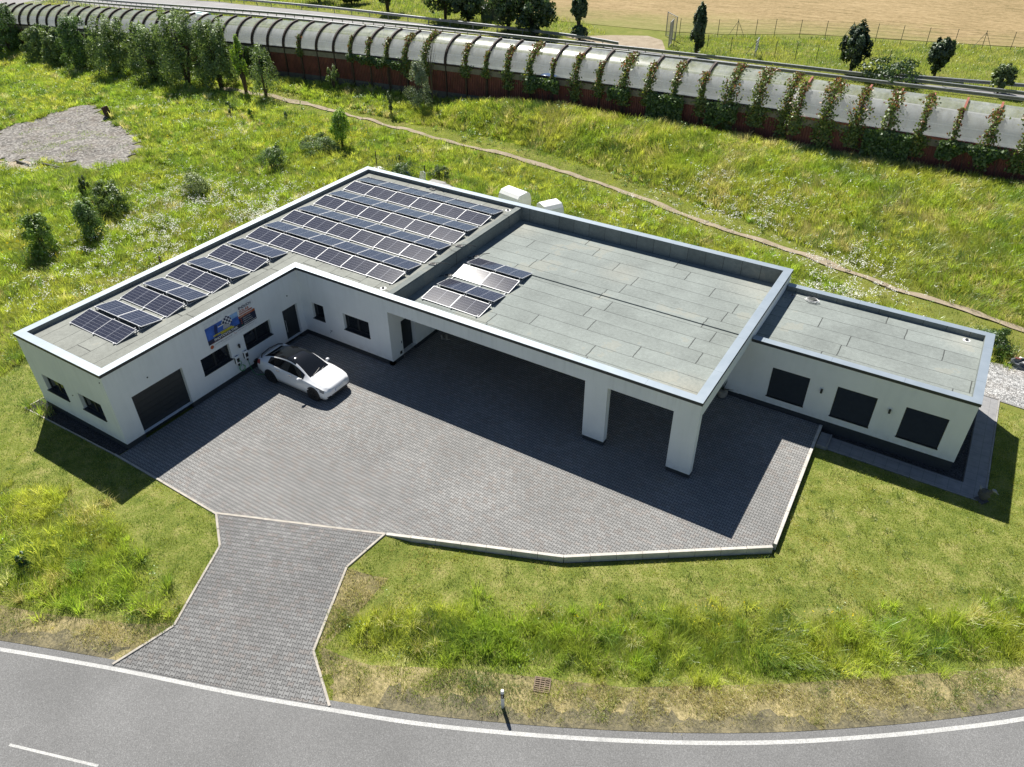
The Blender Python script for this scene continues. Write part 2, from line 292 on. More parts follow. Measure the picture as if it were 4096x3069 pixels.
def vn(x, y, s, seed=0):
    x = np.asarray(x, float)/s; y = np.asarray(y, float)/s; xi = np.floor(x).astype(np.int64); yi = np.floor(y).astype(np.int64); fx = x-xi; fy = y-yi; fx = fx*fx*(3-2*fx); fy = fy*fy*(3-2*fy)
    def h(a, b):
        k = (a*374761393+b*668265263+seed*2147483647+1013904223) & 0xffffffff; k = ((k ^ (k >> 13))*1274126177) & 0xffffffff; return ((k ^ (k >> 16)) & 0xffff)/65535.
    return (h(xi, yi)*(1-fx)+h(xi+1, yi)*fx)*(1-fy)+(h(xi, yi+1)*(1-fx)+h(xi+1, yi+1)*fx)*fy
def inpoly(x, y, P):
    x = np.asarray(x); y = np.asarray(y); r = np.zeros(x.shape, bool); n = len(P)
    for i in range(n):
        (x0, y0), (x1, y1) = P[i][:2], P[(i+1) % n][:2]
        if y0 == y1: continue
        c = ((y0 > y) != (y1 > y)) & (x < (x1-x0)*(y-y0)/(y1-y0)+x0); r ^= c
    return r
def dseg(x, y, L):
    d = np.full(np.shape(x), 1e9); sd = np.zeros(np.shape(x))
    for (x0, y0), (x1, y1) in zip(L, L[1:]):
        dx, dy = x1-x0, y1-y0; t = np.clip(((x-x0)*dx+(y-y0)*dy)/(dx*dx+dy*dy), 0, 1); e = np.hypot(x-x0-t*dx, y-y0-t*dy); s = np.sign(dx*(y-y0)-dy*(x-x0)); k = e < d; d = np.where(k, e, d); sd = np.where(k, s, sd)
    return d, sd
def pxray(px, py):
    d = _fw+_r2*((px-IMW/2)/(CF*IMW))-_u2*((py-IMH/2)/(CF*IMW)); return d
def proj(P):
    d = P-CAM; z = d@_fw; return IMW/2+CF*IMW*(d@_r2)/z, IMH/2-CF*IMW*(d@_u2)/z, z
def spline(P, n):
    P = [Vector(p) for p in P]; out = []
    for i in range(len(P)-1):
        a, b, c, d = P[max(i-1, 0)], P[i], P[i+1], P[min(i+2, len(P)-1)]
        for k in range(n):
            t = k/n; out.append(.5*((2*b)+(c-a)*t+(2*a-5*b+4*c-d)*t*t+(3*b-a-3*c+d)*t**3))
    return out+[P[-1]]
# ------------------------------------------------------------------ terrain
def ztop(x):
    x = np.asarray(x, float); q = np.maximum(21-np.maximum(x, -95), 0); return 6.5-.00032*q*q-.074*np.maximum(-95-x, 0)
def ywall(x): return np.interp(x, [-110, -91, -63, -45, -26, -7, 2, 22], [48.7, 48.65, 48.15, 48.45, 49.25, 50.05, 50.35, 50.35])
def zmot(x, y=None): return ztop(x)-4.5
def zfoot(x): return ztop(x)-5.5
def ypath(x): return np.interp(x, [-60, -28, -2, 10, 22.6, 31.7, 40, 55, 70], [44.5, 43.8, 44, 41.8, 38.3, 34.3, 32, 28, 24])
def mead(x):
    q = np.maximum(-np.maximum(x, -95)-4, 0); return -.06-.0005*q*q-.09*np.maximum(-95-x, 0)
def flatat(px, py, z):
    d = pxray(px, py); t = (z-CAM[2])/d[2]; return CAM+d*t
RLINE = [tuple(flatat(a, b, -.55)[:2]) for a, b in [(-500, 1335), (-250, 1366), (0, 1403), (250, 1446), (500, 1497), (710, 1533), (900, 1563), (1100, 1584), (1300, 1598), (1500, 1605), (1700, 1603), (1900, 1590), (2050, 1575), (2212, 1553), (2420, 1512), (2650, 1450)]]
RLINE = [(p.x, p.y) for p in spline([(a, b, 0) for a, b in RLINE], 4)]
def offset_line(L, d):
    out = []
    for i, p in enumerate(L):
        a, b = L[max(i-1, 0)], L[min(i+1, len(L)-1)]; dx, dy = b[0]-a[0], b[1]-a[1]; n = math.hypot(dx, dy); out.append((p[0]-dy/n*d, p[1]+dx/n*d))
    return out
REDGE = offset_line(RLINE, .32)
JUNC = [(12.79, -.57), (19.42, 2.17)]
def tsd(x, y):
    d, s = dseg(x, y, REDGE); return d*s
def zdr(x, y):
    x = np.asarray(x, float); y = np.asarray(y, float); dx, dy = JUNC[1][0]-JUNC[0][0], JUNC[1][1]-JUNC[0][1]; n = math.hypot(dx, dy)
    dj = np.maximum(-(dx*(y-JUNC[0][1])-dy*(x-JUNC[0][0]))/n, 0); dr = np.maximum(tsd(x, y), 0.001); s = dj/(dj+dr); return .004-.545*s
def iterat(px, py, zf):
    z = 0.
    for _ in range(40):
        g = flatat(px, py, z); z = .4*z+.6*float(zf(np.array([g[0]]), np.array([g[1]]))[0])
    g = flatat(px, py, z); return (float(g[0]), float(g[1]))
DRIVE = [iterat(a, b, zdr) for a, b in [(467, 1106), (475, 1180), (376, 1352), (243, 1436), (470, 1483), (712, 1526), (677, 1407), (749, 1225), (830, 1155)]]
DRIVE[0] = JUNC[0]; DRIVE[-1] = JUNC[1]
def zg(x, y):
    x = np.asarray(x, float); y = np.asarray(y, float); t = tsd(x, y)
    m = mead(x); zf = zfoot(x); yw = ywall(x); yp = ypath(x)
    # meadow and bank towards the noise barrier
    a = m+(zf-m)*smooth01((y-43.5)/(yw-43.5))
    tb = np.clip((y-yp-.4)/np.maximum(yw-1.7-yp-.4, .5), 0, 1); crest = zf+1.1
    b = m+(crest-m)*(1-(1-tb)**1.6); b = np.where(y > yw-1.7, crest+(zf-crest)*smooth01((y-yw+1.7)/1.5), b)
    z = a+(b-a)*smooth01((x+14)/12)
    z = z-.24*smooth01((x-19)/8)*smooth01((31-y)/4)
    fr = np.interp(t, [-30, -.1, .0, 1.2, 2.2, 4.4, 6.3, 9], [-.64, -.64, -.58, -.62, -.74, -.38, -.31, -.30]); fl = np.interp(t, [-30, -.1, 0, 1.5, 3, 5, 7], [-.64, -.64, -.58, -.50, -.30, -.14, -.06])
    f = fl+(fr-fl)*smooth01((x-15)/5)
    z = np.where(y < 20, f+(z-f)*smooth01((t-5)/4), z)
    hum = (vn(x, y, 2.6, 1)-.5)*.34+(vn(x, y, .9, 2)-.5)*.14
    mk = (1-.55*smooth01((x+8)/6)*(y > yp))*np.maximum(smooth01((-2.0-x)/2.5), smooth01((y-26)/2.5))*smooth01((yw-y)/1.)*smooth01((t-6)/2)
    z = z+hum*mk
    # driveway cut
    near = inpoly(x, y, DRIVE); d, _ = dseg(x, y, DRIVE+[DRIVE[0]]); wd = np.where(near, 1., smooth01((1.1-d)/.9))
    wd = wd*(t > -.2); z = z*(1-wd)+wd*(zdr(x, y)-.13+.08*(~near))
    return np.where(y > yw+.3, zmot(x), z)
def at(px, py, zf=zg): return iterat(px, py, zf)
def poly(P, zf=zg): return [at(a, b, zf) for a, b in P]
def drape(name, P, dz, mat, res=.6, zf=zg, parent=None):
    xs = [p[0] for p in P]; ys = [p[1] for p in P]; pts = []; n = len(P)
    for i in range(n):
        a, b = P[i], P[(i+1) % n]; k = max(1, int(math.hypot(b[0]-a[0], b[1]-a[1])/res))
        pts += [(a[0]+(b[0]-a[0])*j/k, a[1]+(b[1]-a[1])*j/k) for j in range(k)]
    nb = len(pts); gx, gy = np.meshgrid(np.arange(min(xs)+.01, max(xs), res), np.arange(min(ys)+.01, max(ys), res)); gx = gx.ravel(); gy = gy.ravel()
    d, _ = dseg(gx, gy, pts+[pts[0]]); k = inpoly(gx, gy, pts) & (d > res*.35); pts += list(zip(gx[k].tolist(), gy[k].tolist()))
    r = delaunay_2d_cdt([Vector(p) for p in pts], [(i, (i+1) % nb) for i in range(nb)], [list(range(nb))], 1, 1e-5)
    V = np.array([(v.x, v.y) for v in r[0]]); Z = zf(V[:, 0], V[:, 1])+dz
    me = bpy.data.meshes.new(name); me.from_pydata(np.c_[V, Z].tolist(), [], [list(f) for f in r[2]]); me.update()
    me.polygons.foreach_set('use_smooth', [True]*len(me.polygons))
    if len(me.polygons) and sum(p.normal.z for p in me.polygons) < 0: me.flip_normals()
    return link(name, me, mat, parent)
def ribbon(name, L, w0, w1, zf, dz, mat):
    A, B = offset_line(L, w0), offset_line(L, w1); V = []
    for p in (*A, *B): V.append((p[0], p[1], float(zf(np.array([p[0]]), np.array([p[1]]))[0])+dz))
    n = len(L); F = [(i, i+1, n+i+1, n+i) for i in range(n-1)]
    if w1 > w0: F = [f for f in F]
    else: F = [f[::-1] for f in F]
    me = bpy.data.meshes.new(name); me.from_pydata(V, [], F); me.update(); return link(name, me, mat)

xs = np.unique(np.r_[np.arange(-600, -120, 24), np.arange(-120, -60, 2.), np.arange(-60, 48, .5), np.arange(48, 80, 3), np.arange(80, 420, 24)])
ys = np.unique(np.r_[np.arange(-300, -24, 20), np.arange(-24, -12, 1.), np.arange(-12, 54, .5), np.arange(54, 110, 2.), np.arange(110, 700, 24)])
GX, GY = np.meshgrid(xs, ys); GZ = zg(GX.ravel(), GY.ravel())
nx, ny = len(xs), len(ys); I = np.arange(nx*ny).reshape(ny, nx)
ground = npmesh('ground', np.c_[GX.ravel(), GY.ravel(), GZ], np.stack([I[:-1, :-1], I[:-1, 1:], I[1:, 1:], I[1:, :-1]], -1).reshape(-1, 4), None, 'soil'); struct(ground)
ground.data.polygons.foreach_set('use_smooth', [True]*len(ground.data.polygons))

ZR = lambda x, y: np.full(np.shape(x), -.55)
struct(ribbon('road', RLINE, .32, -14., ZR, 0., 'asphalt'))
struct(ribbon('edge_line', RLINE, .07, -.07, ZR, .004, 'line'))
dl = [flatat(a, b, -.55)[:2] for a, b in [(-60, 1592), (20, 1609)]]
for i, (a, b) in enumerate([((20, 1609), (212, 1655)), ((-330, 1535), (-150, 1570)), ((430, 1712), (700, 1775))]):
    p, q = flatat(*a, -.55), flatat(*b, -.55); struct(ribbon('lane_dash', [tuple(p[:2]), tuple((p[:2]+q[:2])/2+0.0), tuple(q[:2])], .042, -.042, ZR, .004, 'line'))

# front paving: yard and driveway with their edgings
YARD = [(6.30, -.47), (12.79, -.57), (19.42, 2.17), (25.99, 4.90), (32.62, 9.60), (32.40, 18.02), (28.5, 18.02), (28.5, 22.), (12.0, 22.), (12.0, 11.40), (6.30, 11.40)]
Z0 = lambda x, y: np.zeros(np.shape(x))
struct(drape('yard', YARD, 0., 'yard', 3., Z0)); struct(drape('driveway', DRIVE, 0., 'drive', .7, zdr))
def kerb(P, w, top, depth, zf, mat, name='kerb', seg=1.0):
    mb = MB()
    for a, b in zip(P, P[1:]):
        L = math.hypot(b[0]-a[0], b[1]-a[1]); n = max(1, round(L/seg)); ux, uy = (b[0]-a[0])/L, (b[1]-a[1])/L; nx_, ny_ = -uy*w/2, ux*w/2
        for i in range(n):
            s0, s1 = L*i/n+.006, L*(i+1)/n-.006; q = [(a[0]+ux*s, a[1]+uy*s) for s in (s0, s1)]; j = random.uniform(-.006, .006)
            z = [float(zf(np.array([p[0]]), np.array([p[1]]))[0])+top+j for p in q]; k = len(mb.v)
            for (px_, py_), zz in zip(q, z):
                mb.v += [(px_-nx_, py_-ny_, zz-depth), (px_+nx_, py_+ny_, zz-depth), (px_+nx_, py_+ny_, zz), (px_-nx_, py_-ny_, zz)]
            mb.f += [tuple(k+i for i in f) for f in ((0, 1, 2, 3), (7, 6, 5, 4), (0, 4, 5, 1), (1, 5, 6, 2), (2, 6, 7, 3), (3, 7, 4, 0))]
    return struct(mb.build(name, mat, bevel=.008))
kerb([(6.0, -.50), (9.4, -.54), (12.79, -.60)], .09, .02, .22, Z0, 'kerb'); kerb(JUNC, .10, .014, .2, Z0, 'kerb')
kerb(DRIVE[0:4], .09, .03, .25, zdr, 'kerb', seg=1.); kerb(DRIVE[5:9], .09, .03, .25, zdr, 'kerb')
kerb([(19.47, 2.19), (26.0, 4.86), (32.66, 9.52)], .13, .03, .55, Z0, 'kerbw'); kerb([(32.70, 9.68), (32.46, 16.7), (32.43, 18.02)], .13, .03, .55, Z0, 'kerbw')
# strips round the walls
ZL = lambda x, y: np.full(np.shape(x), -.045)
ZE = lambda x, y: np.full(np.shape(x), -.285)
struct(drape('gravel_strip', [(-.72, -.62), (6.2, -.46), (6.2, .1), (.1, .1), (.1, 2.), (-.72, 2.)], .0, 'gdark', 2., ZL)); kerb([(-.75, 2.1), (-.75, -.66), (6.0, -.5)], .07, .03, .15, ZL, 'kerb')
struct(drape('gravel_strip', [(32.5, 17.75), (38.5, 17.65), (38.5, 24.8), (37.9, 24.8), (37.9, 18.1), (32.5, 18.1)], 0., 'gdark', 3., ZE))
struct(drape('walkway', [(33.0, 16.86), (39.4, 16.78), (39.32, 24.9), (38.52, 24.9), (38.52, 17.66), (33.0, 17.76)], .012, 'slab', 3., ZE) if 'slab' in M else drape('walkway', [(33.0, 16.86), (39.4, 16.78), (39.32, 24.9), (38.52, 24.9), (38.52, 17.66), (33.0, 17.76)], .012, m_slab(), 3., ZE))
kerb([(33.0, 16.82), (39.44, 16.74), (39.36, 24.95)], .07, .03, .15, ZE, 'conc'); kerb([(33.0, 17.76), (38.53, 17.66), (38.53, 24.9)], .05, .02, .12, ZE, 'lichen')
kerb([(39.36, 24.85), (46., 24.3)], .08, .03, .15, ZE, 'conc')
struct(MB().box(32.55, 16.72, -.5, 32.96, 17.72, -.12).build('step', m_slab(), bevel=.01)); kerb([(32.55, 16.70), (33.0, 16.70), (33.0, 17.74)], .07, -.1, .3, Z0, 'conc')
struct(drape('gravel_area', [(38.2, 24.95), (46, 24.4), (48, 31.), (42.5, 28.3), (40., 28.6), (38.0, 28.3)], .05, 'glight', .5))

# planted surfaces
LAWN_L = poly([(-60, 840), (0, 818), (40, 790), (64, 770)])+[(-.8, 2.1), (-.8, -.7), (6, -.55), (12.75, -.64)]+DRIVE[1:3]+poly([(352, 1362), (345, 1335), (420, 1290), (350, 1262), (320, 1180), (255, 1105), (110, 1060), (0, 1052), (-60, 1050)])
LAWN_R = [(19.5, 2.1), (26.05, 4.75), (32.8, 9.4), (32.55, 16.7), (39.5, 16.7), (39.42, 24.3), (46, 23.7), (52, 20)]+poly([(2330, 1268), (2212, 1282), (1950, 1312), (1600, 1318), (1300, 1300), (1050, 1300), (880, 1285), (800, 1250), (760, 1215)])
TALL_R = poly([(690, 1400), (760, 1322), (860, 1282), (1050, 1298), (1300, 1298), (1600, 1315), (1950, 1310), (2212, 1280), (2330, 1266), (2330, 1430), (2212, 1445), (1900, 1468), (1700, 1482), (1350, 1490), (1180, 1470), (1000, 1448), (800, 1440)])
TALL_L = poly([(-80, 1050), (0, 1050), (110, 1058), (255, 1103), (320, 1180), (350, 1262), (418, 1290), (380, 1345), (300, 1350), (120, 1330), (0, 1308), (-80, 1300)])
VERGE_R = [DRIVE[5], DRIVE[6], DRIVE[7]]+poly([(770, 1235), (840, 1250), (780, 1318), (700, 1400), (800, 1438), (1000, 1446), (1350, 1486), (1700, 1478), (2212, 1440), (2330, 1425)])+[p for p in offset_line(REDGE, .02) if 23.2 < p[0] < 44.][::-1]
VERGE_L = [p for p in offset_line(REDGE, .02) if p[0] < 15.0 and p[0] > 3][::1]+[DRIVE[3], DRIVE[2]]+poly([(380, 1345), (300, 1350), (120, 1330), (0, 1308), (-80, 1300)])
PILE = poly([(-40, 300), (0, 283), (80, 256), (160, 232), (212, 226), (236, 250), (268, 275), (305, 305), (312, 330), (285, 352), (225, 366), (160, 366), (120, 352), (60, 352), (-40, 345)])
BAREL = poly([(-40, 345), (60, 350), (95, 362), (60, 372), (0, 366), (-40, 372)])
def jag(P, amp=.28, res=.22, lock=None, closed=True):
    out = []; n = len(P)
    for i in range(n if closed else n-1):
        a, b = P[i], P[(i+1) % n]; L = math.hypot(b[0]-a[0], b[1]-a[1])
        if L < .5 or (lock and lock(a, b)): out.append(a); continue
        k = max(1, int(L/res)); nx_, ny_ = -(b[1]-a[1])/L, (b[0]-a[0])/L
        for j in range(k):
            x, y = a[0]+(b[0]-a[0])*j/k, a[1]+(b[1]-a[1])*j/k; d = 0. if j == 0 else amp*((float(vn(x, y, .9, 71))-.5)*1.6+(float(vn(x, y, .3, 72))-.5)*.8)*min(1, 4*j/k, 4*(k-j)/k); out.append((x+nx_*d, y+ny_*d))
    return out
SH_R = LAWN_R[:8]+poly([(2330, 1425), (2212, 1440), (1700, 1478), (1350, 1486), (1000, 1446), (800, 1438), (700, 1400), (780, 1318), (840, 1250), (770, 1235)])+[DRIVE[7]]
SH_L = LAWN_L[:LAWN_L.index(DRIVE[2])+1]+poly([(380, 1345), (300, 1350), (120, 1330), (0, 1308), (-80, 1300)])
struct(drape('lawn', SH_L, .025, 'lawn', .5)); struct(drape('lawn', SH_R, .025, 'lawn', .5))
struct(drape('verge', VERGE_R, .025, 'verge', .5)); struct(drape('verge', VERGE_L, .025, 'verge', .5))
for c0_, c1_ in ((23.0, 46.), (2., 15.1)):
    e_ = [p for p in offset_line(REDGE, .0) if c0_ < p[0] < c1_]; f_ = []
    for i, p in enumerate(e_):
        f_.append(p)
    g_ = [(p[0], p[1]) for p in offset_line(f_, .55)][::-1]
    struct(drape('verge_soil', f_+jag(g_, .75, .15, None, False), .04, 'darksoil', .4))
struct(drape('gravel_patch', jag(PILE, 1.9, .4), .06, 'rubble', .5)); struct(drape('bare_ground', BAREL, .07, 'dirt', .5))
PC = [at(a, b) for a, b in [(480, 192), (560, 206), (640, 222), (760, 252), (900, 287), (1050, 326), (1200, 368), (1350, 418), (1500, 474), (1700, 541), (1900, 612), (2060, 663), (2212, 716), (2400, 780)]]
PC = [(p.x, p.y) for p in spline([(a, b, 0) for a, b in PC], 6)]
pw = [.50+.10*math.sin(i*1.7)+.08*math.sin(i*.6)+.35*(1 if i < 14 else 0) for i in range(len(PC))]
def wavy(L, sgn):
    o = []
    for i, p in enumerate(L):
        a, b = L[max(i-1, 0)], L[min(i+1, len(L)-1)]; dx, dy = b[0]-a[0], b[1]-a[1]; n = math.hypot(dx, dy); o.append((p[0]-dy/n*pw[i]*.5*sgn, p[1]+dx/n*pw[i]*.5*sgn))
    return o
struct(drape('dirt_path', wavy(PC, 1)+wavy(PC, -1)[::-1], .07, 'dirt', .4))
ZM = lambda x, y: zmot(x)
xl = list(np.arange(-190, 80, 5.))
struct(ribbon('motorway', [(x, 61.) for x in xl], 5.6, -8.2, ZM, .02, 'asphalt2'))
fr = [(-190., 90.), (-100., 85.), (-77, 81.5), (-56, 78.6), (-31, 75.3), (-12, 73.8), (-2, 72.9), (10, 72.6), (24, 72.9), (36, 74.6), (60, 79.)]
fr = [(p.x, p.y) for p in spline([(a, b, 0) for a, b in fr], 12)]; V = [(x, float(np.interp(x, [-190, -100, -50, 80], [79.5, 75.6, 73.0, 72.2]))) for x, _ in fr]; mb = MB()
mb.v = [(a[0], a[1], float(zmot(a[0]))+.07) for a in V]+[(b[0], b[1]+.35, float(zmot(b[0]))+.07) for b in fr]; n = len(fr); mb.f = [(i, i+1, n+i+1, n+i) for i in range(n-1)]
struct(mb.build('slip_road', 'asphalt2'))
struct(drape('field_track', [at(a, b) for a, b in [(2270, 142), (2300, 135), (2430, 128), (2560, 138), (2640, 160), (2720, 205), (2400, 190)]] if False else [(-13, 76.2), (-8, 79.5), (-4, 81), (-1.5, 79.5), (.5, 75.6), (1.5, 73.6), (-6, 73.6)], .04, 'dirt', 1.5, ZM))
struct(drape('field', [(-70, 99), (-44, 93), (-30, 86), (-16, 84.5), (-2, 84.5), (4, 86), (12, 90.5), (20, 92.5), (36, 96), (80, 104), (240, 330), (-60, 420), (-420, 260)], .05, 'field', 8., ZM))
# ------------------------------------------------------------------ building
XC, YD, XE, YB, H, XG, YN, YF, HX, OV = 6.371, 11.337, 28.541, 24.464, 4.143, 37.996, 17.999, 24.189, 3.50, .04
WORLD = set()
def wthing(name, loc, *a, **k):
    o = thing(name, loc, *a, **k); WORLD.add(o.name); return o
_link = link
def link(name, me, mat, parent=None, bevel=0.):
    o = _link(name, me, mat, parent, bevel)
    if parent is not None and parent.name in WORLD and parent.type == 'EMPTY': o.matrix_parent_inverse = Matrix.Translation(-parent.location)
    return o
def wall(ax, c, u0, u1, z0, z1, out, holes=(), depth=.2, parent=None, mat='plaster', name='wall'):
    """sheet wall on plane x=c (ax 0) or y=c (ax 1) with openings (u0,u1,z0,z1) and reveals; out = +1/-1 outward side"""
    mb = MB(); P = lambda u, z, d=0.: (c-out*d, u, z) if ax == 0 else (u, c-out*d, z)
    us = sorted({u0, u1, *[h[0] for h in holes], *[h[1] for h in holes]}); zs = sorted({z0, z1, *[h[2] for h in holes], *[h[3] for h in holes]})
    flip = (out > 0) == (ax == 1)
    def q(pts): mb.face(pts[::-1] if flip else pts)
    for a, b in zip(us, us[1:]):
        for d, e in zip(zs, zs[1:]):
            m, k = (a+b)/2, (d+e)/2
            if any(h[0] < m < h[1] and h[2] < k < h[3] for h in holes): continue
            q([P(a, d), P(b, d), P(b, e), P(a, e)])
    for h in holes:
        a, b, d, e = h[:4]; q([P(a, d), P(a, d, depth), P(a, e, depth), P(a, e)][::-1]); q([P(b, d), P(b, d, depth), P(b, e, depth), P(b, e)]); q([P(a, e), P(a, e, depth), P(b, e, depth), P(b, e)][::-1]); q([P(a, d), P(b, d), P(b, d, depth), P(a, d, depth)][::-1])
    return mb.build(name, mat, parent)
bld = wthing('building', (14, 14, 0), 'white flat-roofed bungalow with carport, dark windows and metal roof edging with painted-in sheen', 'building')
WH = H-.10
def obox(ax, c, out, u0, u1, z0, z1, d0, d1):
    """box on a wall plane between depth d0 and d1 (positive = outward)"""
    a, b = sorted((c+out*d0, c+out*d1)); return (a, u0, z0, b, u1, z1) if ax == 0 else (u0, a, z0, u1, b, z1)
def window(ax, c, out, u0, u1, z0, z1, panes=2, dep=.16, sill=True):
    fw = .07; f = MB(); B = lambda *a: f.box(*obox(ax, c, out, *a))
    B(u0, u1, z0, z0+fw, -dep-.06, -dep); B(u0, u1, z1-fw, z1, -dep-.06, -dep); B(u0, u0+fw, z0+fw, z1-fw, -dep-.06, -dep); B(u1-fw, u1, z0+fw, z1-fw, -dep-.06, -dep)
    for k in range(1, panes): m = u0+(u1-u0)*k/panes; B(m-.05, m+.05, z0+fw, z1-fw, -dep-.06, -dep+.003)
    fo = f.build('window', 'anth', bld); WORLD.discard(fo.name)
    MB().box(*obox(ax, c, out, u0+fw, u1-fw, z0+fw, z1-fw, -dep-.045, -dep-.03)).build('pane', 'glass', fo)
    if sill: MB().box(*obox(ax, c, out, u0-.02, u1+.02, z0-.035, z0+.002, -dep, .05)).build('sill', 'anth', fo)
    return fo
SILLZ = 1.27
gw = [(.88, 2.60, SILLZ, 2.18), (3.66, 5.36, SILLZ, 2.18)]
wall(1, OV, OV, XC-OV, .3, WH, -1, gw, .2, bld)
for h in gw: window(1, OV, -1, *h)
xw = XC-OV
wgd, wa, wb, wd = (.97, 3.65, .3, 2.37), (4.66, 6.37, SILLZ, 2.18), (7.29, 9.05, SILLZ, 2.17), (9.93, 10.98, .3, 2.16)
wall(0, xw, OV, YD+OV, .3, WH, 1, [wgd, wa, wb, wd], .2, bld)
for h in (wa, wb): window(0, xw, 1, *h)
yw_ = YD+OV
s1, s2 = (7.03, 7.87, SILLZ, 2.22), (9.25, 11.0, SILLZ, 2.23)
wall(1, yw_, xw, 12.36, .3, WH, -1, [s1, s2], .2, bld)
window(1, yw_, -1, *s1, panes=1); window(1, yw_, -1, *s2)
def gate(ax, c, out, u0, u1, z0, z1, dep, n):
    mb = MB()
    for k in range(n): a = z0+(z1-z0)*k/n; mb.box(*obox(ax, c, out, u0, u1, a+.008, a+(z1-z0)/n-.008, -dep-.04, -dep)); mb.box(*obox(ax, c, out, u0, u1, a-.008, a+.008, -dep-.04, -dep-.012))
    return mb.build('garage_door', 'door', bld)
gate(0, xw, 1, .97, 3.65, .02, 2.37, .19, 8)
def door(ax, c, out, u0, u1, z1, dep, hu):
    f = MB(); B = lambda *a: f.box(*obox(ax, c, out, *a)); B(u0, u0+.07, .02, z1, -dep-.05, -dep+.01); B(u1-.07, u1, .02, z1, -dep-.05, -dep+.01); B(u0+.07, u1-.07, z1-.07, z1, -dep-.05, -dep+.01); B(u0+.07, u1-.07, .02, z1-.07, -dep-.05, -dep-.01)
    d = f.build('door', 'door', bld); m = MB(); p = lambda z, q: (c+out*(q-dep), hu, z) if ax == 0 else (hu, c+out*(q-dep), z)
    m.tube([p(.75, -.02), p(.75, .06), p(1.45, .06), p(1.45, -.02)], .016); m.build('handle', 'alu', d)
door(0, xw, 1, 9.93, 10.98, 2.16, .17, 10.12)
MB().box(xw-.18, 9.9, -.03, xw+.06, 11.0, .02).build('threshold', 'steel', bld)
# plinth of the wing and the recessed court
pl = MB(); pr = .025
def plinth(ax, c, out, spans, z0, z1):
    for a, b in spans: pl.box(*obox(ax, c, out, a, b, z0, z1, -.25, -pr))
plinth(1, OV, -1, [(OV+pr, xw-.25)], -.3, .31); plinth(0, xw, 1, [(OV+pr, .97), (3.65, 9.93), (10.98, yw_+.02)], -.1, .31); plinth(1, yw_, -1, [(xw-.02, 12.36-pr)], -.1, .311)
# passage wall x = 12.36 with a recessed side door
PX = 12.36
wall(0, PX, yw_, 18., .26, 3.27, 1, [(12.29, 13.38, .26, 2.24)], .28, bld); door(0, PX, 1, 12.29, 13.38, 2.24, .27, 12.45); plinth(0, PX, 1, [(yw_+pr, 12.29), (13.38, 18.)], -.1, .262)
# carport: front beam, pillars, ceiling, back wall
wall(1, yw_, PX, XE-OV, 3.27, WH, -1, (), .2, bld, name='beam')
wall(0, XE-OV, yw_, YB-OV, 3.27, WH, 1, (), .2, bld, name='beam')
MB().face([(PX, yw_, 3.27), (PX, 18.04, 3.27), (XE-OV, 18.04, 3.27), (XE-OV, yw_, 3.27)]).build('ceiling', 'plaster', bld)
for a, b in ((23.36, 24.43), (27.42, XE-OV)):
    MB().box(a, yw_+.0005, .24, b, yw_+.35, 3.268).build('pillar', 'plaster', bld); pl.box(a+pr, yw_+pr, -.05, b-pr, yw_+.35-pr, .241)
wall(1, YN+OV, PX, XE-OV-.02, .26, 3.27, -1, (), .2, bld); plinth(1, YN+OV, -1, [(PX+.3, 28.9)], -.1, .262)
for a in (14.0, 17.6, 21.2, 24.3):
    mb = MB()
    for k in range(9): mb.box(a, YN-.0, .02+k*.27, a+2.6, YN+.036, .02+k*.27+.255)
    mb.build('garage_door', 'door', bld)  # unseen dark doors, added to keep the carport interior dark
# outer back walls
wall(0, OV, OV, YB-OV, -.3, WH, -1, (), .2, bld); wall(1, YB-OV, OV, XE-OV, -.3, WH, 1, (), .2, bld)
# extension
ew = [(29.72, 31.43, .68, 2.29), (32.63, 34.32, .68, 2.31), (35.48, 37.17, .70, 2.32)]
WX = HX-.10; xg = XG-OV
wall(1, YN+OV, XE-OV-.02, xg, .28, WX, -1, ew, .2, bld)
for h in ew:
    fo = window(1, YN+OV, -1, *h, panes=1, dep=.17)
    mb = MB(); n = 34
    for k in range(n):
        z = h[2]+.03+(h[3]-h[2]-.05)*k/n; y = YN+OV+.06; d = (h[3]-h[2])/n
        mb.v += [(h[0]+.03, y-.028, z), (h[1]-.03, y-.028, z), (h[1]-.03, y+.02, z+d*1.02), (h[0]+.03, y+.02, z+d*1.02)]; i = len(mb.v)-4; mb.f.append((i, i+1, i+2, i+3))
    mb.box(h[0]+.03, y-.03, h[2]+.005, h[1]-.03, y+.02, h[2]+.03)
    for u in (h[0]+.01, h[1]-.03): mb.box(u, y-.03, h[2], u+.02, y+.03, h[3])
    mb.build('blind', flat('blind_slats', (.030, .034, .034), .5) if 'blind' not in M else M['blind'], fo)
wall(0, xg, YN+OV, YF-OV, .28, WX, 1, (), .2, bld); wall(1, YF-OV, XE-OV, xg, -.4, WX, 1, (), .2, bld)
plinth(1, YN+OV, -1, [(28.9, xg-.25)], -.5, .281); plinth(0, xg, 1, [(YN+OV+pr, YF-OV)], -.5, .281)
pl.build('plinth', 'plinth', bld)
